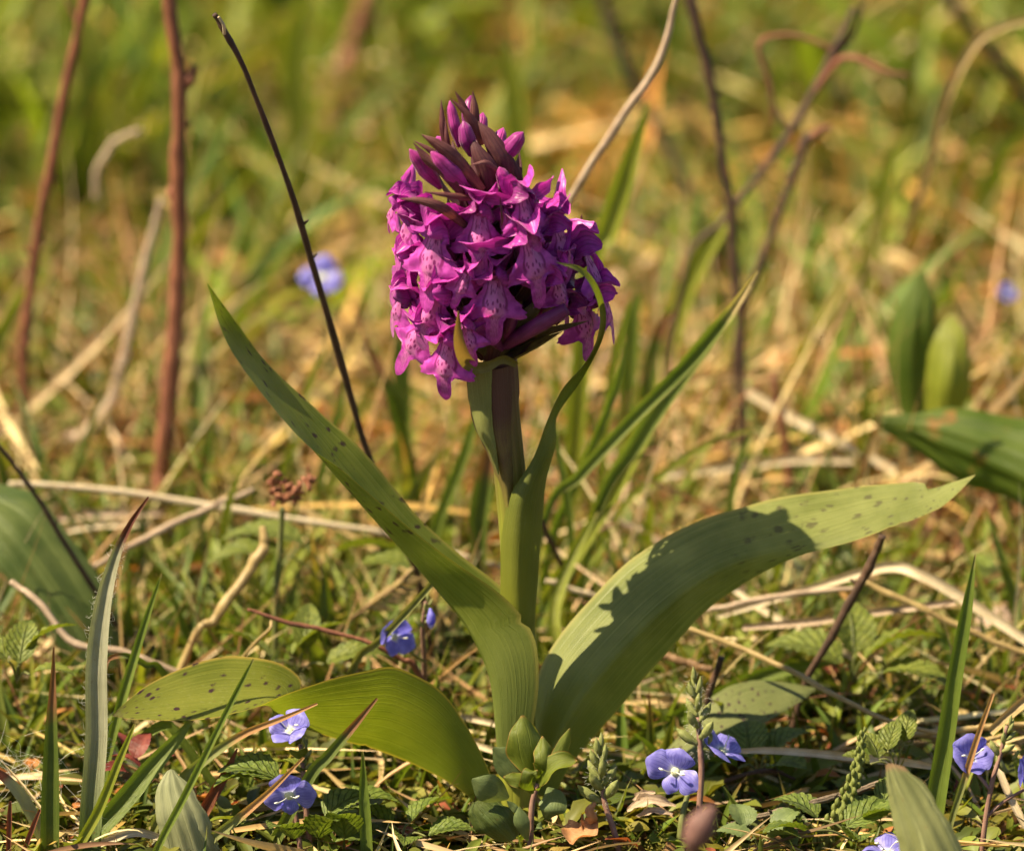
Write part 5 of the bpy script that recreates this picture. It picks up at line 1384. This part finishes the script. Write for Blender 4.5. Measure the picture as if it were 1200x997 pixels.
# flower beyond the low leaf
s = speedwell('speedwell with pale-centred blue flower beyond the low leaf', P(500, 800, 2.6))
mk('stem', rtube(PX([(498, 805, 2.8), (497, 770, 2.5), (495, 735, 2.3), (499, 705, 2.2)]), [.045, .04, .035, .03], 20, 8), M['stem_purple'], s)
mk('pedicel', tube(PX([(497, 775, 2.5), (482, 765, 2.3), (466, 752, 2.1)]), [.025, .025, .025], 12, 6), M['stem_thin'], s)
blue_flower(s, P(461, 746, 1.9), 28, -6, 30, 0.82, 0.45)
bud_cluster(s, P(497, 735, 2.2), P(502, 705, 2.2), 6, 0.22)
V_ = tube(PX([(505, 735, 2.0), (505, 728, 1.95), (505, 720, 1.95), (504, 712, 2.0)]), [.03, .075, .06, .01], 10, 8)
mk('blue_bud', V_, M['blue'], s)
# the plant by the right leaf
s = speedwell('speedwell with bright blue flower and pale eye under the right leaf', P(820, 965, -.9))
mk('stem', rtube(PX([(818, 975, -1.0), (820, 940, -.9), (822, 900, -.8), (820, 870, -.7), (818, 840, -.6)]), [.05, .05, .048, .045, .04], 24, 8), M['stem_purple'], s)
mk('side_stem', rtube(PX([(797, 985, -1.2), (800, 955, -1.1), (806, 930, -1.0)]), [.06, .055, .04], 12, 8), M['stem_thin'], s)
blue_flower(s, P(792, 904, -1.3), -20, -6, 20, 1.02, 0.22)
blue_flower(s, P(846, 880, -.5), 70, -55, 0, 0.95, 0.2)
bud_cluster(s, P(820, 872, -.7), P(815, 800, -.5), 12, 0.40, True)
bud_cluster(s, P(833, 880, -.7), P(828, 862, -.7), 3, 0.26)
# right edge plant
s = speedwell('speedwell with blue flower in profile and buds at the right edge', P(1150, 1000, -1.6))
mk('stem', rtube(PX([(1150, 1005, -1.7), (1155, 960, -1.6), (1163, 915, -1.5), (1172, 885, -1.4), (1180, 850, -1.3)]), [.045, .042, .04, .035, .03], 24, 8), M['stem_purple'], s)
mk('side_stem', tube(PX([(1155, 958, -1.6), (1175, 940, -1.5), (1200, 925, -1.4)]), [.03, .03, .025], 12, 6), M['stem_purple'], s)
mk('side_stem', tube(PX([(1160, 925, -1.55), (1150, 912, -1.4), (1140, 900, -1.3)]), [.03, .03, .025], 12, 6), M['stem_purple'], s)
blue_flower(s, P(1137, 890, -1.3), 18, -40, 0, 0.95, 0.5)
blue_flower(s, P(1200, 905, -1.3), 50, -10, 20, 0.9, 0.4)
bud_cluster(s, P(1172, 885, -1.4), P(1184, 850, -1.3), 9, 0.26)
bud_cluster(s, P(1180, 905, -1.4), P(1186, 890, -1.4), 2, 0.3)
s = speedwell('speedwell flower cut by the bottom edge beside the blurred olive leaf', P(1042, 1010, -2.1))
mk('stem', rtube(PX([(1044, 1030, -2.2), (1042, 1010, -2.1), (1040, 1000, -2.0)]), [.04, .035, .03], 10, 8), M['stem_purple'], s)
blue_flower(s, P(1040, 1000, -2.1), -10, -72, 0, 0.9, 0.2)
# blurred flowers behind
for (x, y, d, yw, lab) in [(377, 326, 19, 0, 'blurred blue speedwell flower behind the thin dark stem'), (1180, 345, 20, 20, 'tiny blurred blue flower far back at the right edge')]:
    p = P(x, y, d)
    b = np.array([p[0], p[1] + .3, float(hgt(p[0], p[1]))])
    s = speedwell(lab, b)
    mk('stem', tube([b, b + (p - b) * .5 + [0.15, 0, 0], p + [0, .12, 0]], [.05, .045, .04], 14, 6), M['stem_thin'], s)
    blue_flower(s, p, yw, -25, 10, 1.0 if x < 600 else 0.5, 0.15)

# hairy bud spike near the base of the right leaf
s = thing('bud_spike', 'hairy green bud spike on a purple stem beside the seedling', 'bud spike', P(728, 1005, -1.9))
mk('stem', rtube(PX([(728, 1008, -1.9), (720, 975, -1.8), (710, 945, -1.7), (706, 925, -1.6)]), [.05, .048, .045, .04], 16, 8), M['stem_purple'], s)
bud_cluster(s, P(707, 940, -1.6), P(702, 880, -1.5), 13, 0.44, True)

# seedling with round and wavy leaves at the orchid's foot
s = thing('seedling', 'bluish-green seedling with round and wavy-edged leaves at the orchid foot', 'seedling', P(622, 1000, -1.8))
mk('stem', rtube(PX([(622, 1004, -1.8), (622, 970, -1.75), (624, 940, -1.7), (630, 918, -1.65)]), [.05, .05, .045, .035], 18, 8), M['stem_purple'], s)
def lf(pts, w, sidev, mat='round_leaf', cup=0.3, ruf=0.0, prof=(0.15, .75, 1, .8, 0.08), tw=None):
    mk('leaf', sheet(PX(pts), sidev, [w * p for p in prof], cup, 22, 11, ruf, tw, 1.6), M[mat], s)
lf([(596, 935, -1.9), (582, 928, -2.0), (568, 922, -2.1), (553, 913, -2.1)], .23, (0.3, 0.1, 0.9))
lf([(620, 920, -1.6), (604, 905, -1.6), (592, 890, -1.6), (578, 876, -1.6)], .24, (0.7, 0, -0.7))
lf([(618, 985, -1.95), (613, 970, -2.05), (610, 958, -2.05), (608, 945, -2.0)], .125, (1, 0, 0))
lf([(628, 915, -1.7), (622, 890, -1.75), (616, 862, -1.7), (612, 838, -1.55)], .30, (1, 0.2, 0), 'wavy_leaf', 0.5, 0.35, tw=[0, 10, -10])
lf([(630, 912, -1.8), (640, 900, -1.95), (640, 882, -1.9), (636, 862, -1.7)], .19, (0.9, 0.5, 0), 'wavy_leaf', 0.7, 0.4)
lf([(640, 910, -1.75), (650, 895, -1.85), (660, 875, -1.8), (668, 853, -1.75)], .12, (0.8, 0.2, 0.4), 'wavy_leaf', 0.4, 0.2)
lf([(632, 925, -1.8), (640, 910, -2.0), (656, 895, -2.05), (676, 890, -2.0)], .22, (0.1, 0.7, 0.7), 'wavy_leaf', 0.6, 0.35)
lf([(628, 925, -1.85), (616, 915, -2.0), (604, 912, -2.05), (590, 910, -2.05)], .14, (0.1, 0.6, 0.8), 'wavy_leaf', 0.5, 0.3)
lf([(625, 930, -1.9), (618, 922, -2.1), (622, 908, -2.15), (630, 902, -2.1)], .13, (0.9, 0.3, 0.2), 'wavy_leaf', 0.6, 0.35)
lf([(612, 952, -1.9), (606, 950, -2), (600, 944, -2), (594, 938, -2)], .06, (0.4, 0, 0.9))
lf([(622, 975, -1.9), (630, 972, -2.05), (632, 968, -2.05), (634, 962, -2.05)], .05, (0.8, 0, 0.5))
lf([(640, 960, -1.6), (646, 950, -1.7), (648, 935, -1.6), (642, 922, -1.5)], .22, (1, 0, 0))
s2 = thing('dead_leaf', 'crumpled orange dead leaf beside the seedling on the ground', 'dead leaf', P(680, 985, -1.9))
mk('blade', sheet(PX([(664, 965, -1.9), (676, 975, -2.1), (688, 975, -2.15), (700, 962, -2.0)]), (0.2, 0.8, 0.6), [.06, .2, .22, .15, .03], 0.5, 18, 9, 0.6, None, 2.5), M['orange_leaf'], s2)
mk('curl', sheet(PX([(688, 972, -2.0), (695, 960, -2.1), (692, 948, -2.1), (698, 940, -2.0)]), (0.9, 0.4, 0), [.05, .10, .08, .06, .02], 0.6, 14, 7, 0.4), M['orange_leaf'], s2)
s2 = thing('dead_leaf', 'shredded tan dead leaf on the moss under the blue flower', 'dead leaf', P(770, 945, -.8))
for (a, b, c, w) in [((735, 950, -.8), (760, 938, -.95), (792, 944, -.9), .10), ((745, 958, -.9), (765, 950, -1.0), (788, 954, -1.0), .06), ((742, 938, -.7), (752, 932, -.8), (768, 928, -.8), .07)]:
    mk('shred', sheet(PX([a, b, c]), (0, .7, .7), [.02, w, w * .9, .02], 0.6, 14, 7, 0.4), M['straw_pink'], s2)

# wood rush with brown head
s = thing('wood_rush', 'wood rush with reddish-brown flower clusters on a thin stalk', 'wood rush', P(322, 760, 5.2))
mk('stem', rtube(PX([(322, 765, 5.4), (324, 700, 5.3), (328, 640, 5.2), (331, 595, 5.1)]), [.055, .055, .05, .045], 26, 8), M['stem_thin'], s)
for (cx, cy, n, r) in [(331, 575, 14, .16), (345, 578, 10, .14), (355, 565, 7, .09), (328, 562, 6, .1)]:
    for i in range(n):
        c = P(cx, cy, 5.1) + RNG.normal(size=3) * r * .7
        d = nrm(RNG.normal(size=3) + np.array([0, 0, .7]))
        mk('floret', tube([c - d * .07, c, c + d * .05, c + d * .11], [.015, .05, .04, .004], 7, 6), M['rush_head'], s)
for q in [[(331, 590, 5.1), (340, 580, 5), (358, 560, 5), (362, 545, 5)], [(331, 592, 5.1), (330, 575, 5.1), (326, 556, 5.1)]]:
    mk('branch', tube(PX(q), [.025, .02, .015], 12, 6), M['rush_head'], s)

# dry seed head lying in the turf
s = thing('dry_seed_head', 'feathery tan dry grass seed head lying beyond the left leaf', 'seed head', P(395, 745, 6.2))
mk('stem', rtube(PX([(390, 748, 6.4), (425, 715, 6), (455, 695, 5.8), (478, 672, 5.6)]), [.03, .03, .025, .02], 24, 6), M['straw_brown'], s)
for i in range(16):
    t = 0.35 + 0.6 * i / 15
    c = catmull(PX([(390, 748, 6.4), (425, 715, 6), (455, 695, 5.8), (478, 672, 5.6)]), 50)[int(t * 49)]
    d = nrm(np.array([0.8, RNG.normal() * .3, 0.35 + 0.5 * (-1) ** i]))
    mk('spikelet', tube([c, c + d * .2, c + d * .42], [.02, .045, .004], 8, 6), M['straw_gold'], s)

# green tapering spike on the right
s = thing('green_spike', 'tapering green flower spike packed with small buds at lower right', 'flower spike', P(962, 990, -1.2))
SP = PX([(960, 1000, -1.3), (975, 970, -1.3), (996, 930, -1.2), (1006, 895, -1.1), (1011, 856, -1.0)])
mk('stem', tube(SP, [.09, .09, .075, .07, .03], 30, 8), M['spike'], s)
spc = catmull(SP, 100)
for i in range(64):
    k = int(4 + 94 * i / 63); t = k / 100
    an = i * 2.4
    d = np.array([math.cos(an), math.sin(an) * .9, 0])
    r = np.interp(t, [0, .5, .75, 1], [.13, .10, .055, .02])
    c = spc[k] + d * r * .7
    l = np.interp(t, [0, .5, 1], [.13, .11, .07])
    mk('bud', tube([c, c + d * l * .35 + [0, 0, l * .4], c + d * l * .35 + [0, 0, l * .95], c + d * l * .2 + [0, 0, l * 1.3]], [l * .2, l * .42, l * .32, l * .03], 8, 6), M['spike'], s)

# blurred brown bud close to the lens
bb = P(806, 1040, -13); bb[2] = 0
s = thing('brown_bud', 'blurred dark brown bud poking up in front at the bottom edge', 'bud', bb)
mk('stem', tube([bb, *PX([(802, 1050, -13), (808, 1010, -13), (812, 992, -13)])], [.05, .05, .05, .05], 16, 8), M['brown_bud'], s)
mk('head', tube(PX([(810, 1000, -13), (815, 982, -13), (823, 965, -13), (832, 952, -13), (838, 944, -13)]), [.06, .19, .2, .12, .02], 24, 12, 0.02), M['brown_bud'], s)

# pinkish stone, far right
st = P(1165, 690, 8.5)
V = []; n, m = 14, 18
for i in range(n):
    th = math.pi * i / (n - 1)
    for jx in range(m):
        ph = 2 * math.pi * jx / m
        r = 1 + 0.16 * math.sin(3 * ph + 2 * th) + 0.12 * math.sin(5 * th + ph * 2) + RNG.normal() * 0.02
        V.append([0.55 * r * math.sin(th) * math.cos(ph), 0.5 * r * math.sin(th) * math.sin(ph), 0.62 * r * math.cos(th) + 0.1 * math.cos(ph)])
o = mk('stone', (np.array(V) + np.array([st[0], st[1], float(hgt(st[0], st[1])) + 0.42]), gquads(n, m, True), np.stack([np.tile(np.linspace(0, 1, m), n), np.repeat(np.linspace(0, 1, n), m)], -1)), M['stone'])
tag(o, 'pale pinkish stone half hidden in the turf at right', 'stone')

# dark red rosette under the spotted leaf tip
s = thing('red_leaved_herb', 'small herb with dark red leaves under the spotted leaf tip', 'herb', P(160, 910, -.2))
for (x, y, d, az, ti, sz) in [(165, 900, -.4, 160, .6, .55), (158, 890, -.3, 60, .9, .6), (150, 905, -.5, -140, .5, .55), (172, 898, -.3, 10, .6, .5), (150, 885, -.1, 120, 1.0, .5), (165, 910, -.6, -60, .4, .5)]:
    toothed(P(x, y, d), math.radians(az), ti, random.uniform(-.5, .5), sz, 'red_leaf', s, width=.3)
# herbs that show singly near the camera
def herb(label, base, leaves, mat='herb', width=0.36):
    h = thing('leafy_herb', label, 'herb', P(*base))
    b = P(*base)
    for (x, y, d, az, ti, sz) in leaves:
        p = P(x, y, d)
        mk('leaf_stalk', tube([b, 0.5 * (b + p) + [0, 0, .1], p], [.02, .02, .018], 10, 5), M['stem_thin'], h)
        toothed(p, math.radians(az), ti, random.uniform(-.4, .4), sz, mat, h, width=width)
herb('crinkled toothed leaves beside the green spike at lower right', (1000, 985, -1.6), [(990, 970, -1.6, 20, .5, 1.0), (1010, 960, -1.5, -20, .5, .9), (960, 960, -1.4, 150, .5, .9), (1030, 945, -1.2, 40, .6, .8), (945, 975, -1.9, 200, .4, .8), (1000, 985, -2.1, -80, .6, .8)], 'crinkle')
herb('small green herb between the spike and the upright blade', (1050, 905, -.2), [(1040, 880, -.3, 60, 1.1, .6), (1030, 890, -.3, 120, .9, .6), (1060, 870, -.2, 70, 1.2, .6), (1020, 895, -.4, 170, .5, .5)], 'herb')
herb('small oval-leaved herb at the bottom edge right of the brown bud', (890, 995, -1.8), [(880, 985, -1.9, 170, .5, .6), (872, 970, -1.7, 100, .7, .6), (900, 985, -2.0, -20, .5, .6), (910, 975, -1.7, 40, .8, .6), (935, 990, -2.0, 150, .5, .6)], 'round_leaf', 0.42)
herb('bright green three-part leaf at the left edge', (20, 800, 1.4), [(25, 770, 1.2, 30, .7, 1.1), (10, 775, 1.0, 150, .5, 1.1), (22, 780, 1.0, 80, .9, 1.0), (35, 790, .8, -10, .3, .8)], 'herb', 0.28)
herb('ragged fern-like green leaf between the twig and the low leaf', (350, 790, 3.2), [(340, 770, 3, 30, .7, 1.2), (320, 775, 3, 150, .6, 1.2), (355, 765, 3.1, 80, .9, 1.1), (380, 778, 2.9, 0, .4, 1.1), (300, 785, 2.8, 200, .3, 1.0)], 'herb', 0.22)
herb('drooping grey-green herb leaves behind the wood rush', (395, 705, 7), [(360, 640, 6.8, 170, .3, 1.6), (385, 650, 6.8, 10, .2, 1.6), (420, 660, 6.6, -10, .1, 1.4), (340, 650, 6.6, 190, .2, 1.5)], 'herb', 0.22)
herb('round dark green leaves behind the small basal leaf', (890, 905, 1.2), [(880, 890, 1.2, 100, .8, .9), (900, 885, 1.2, 30, .6, .9), (865, 900, 1.0, 190, .4, .8), (905, 900, .8, -50, .5, .8)], 'crinkle', 0.42)
herb('leafy green herb right of the dry brown stick', (1000, 800, 4), [(990, 780, 3.8, 160, .4, 1.5), (1010, 775, 3.8, 20, .5, 1.5), (1000, 770, 4, 90, .9, 1.3), (1030, 790, 3.6, -20, .2, 1.3)], 'herb', 0.32)
herb('cluster of green leaves at the foot of the low leaf', (470, 985, -1.2), [(460, 970, -1.3, 150, .5, .9), (480, 965, -1.2, 40, .6, .9), (470, 985, -1.6, -80, .5, .8), (500, 980, -1.4, 0, .4, .8), (445, 990, -1.6, 200, .4, .8)], 'crinkle')

# seed fluff at the left edge
geos = []
c0 = P(28, 905, -1.0)
for i in range(60):
    p = c0 + RNG.normal(size=3) * np.array([.28, .2, .22])
    d = nrm(RNG.normal(size=3) + np.array([0.2, 0, .3])); l = RNG.uniform(.3, .8)
    geos.append(tube([p, p + d * l * .5 + RNG.normal(size=3) * .06, p + d * l], [.003, .003, .0012], 6, 4, closed=False))
o = mk('seed_fluff', join(*geos), M['hair'], base=c0)
tag(o, 'white wispy seed fluff caught in the grass at the left edge', 'seed fluff')
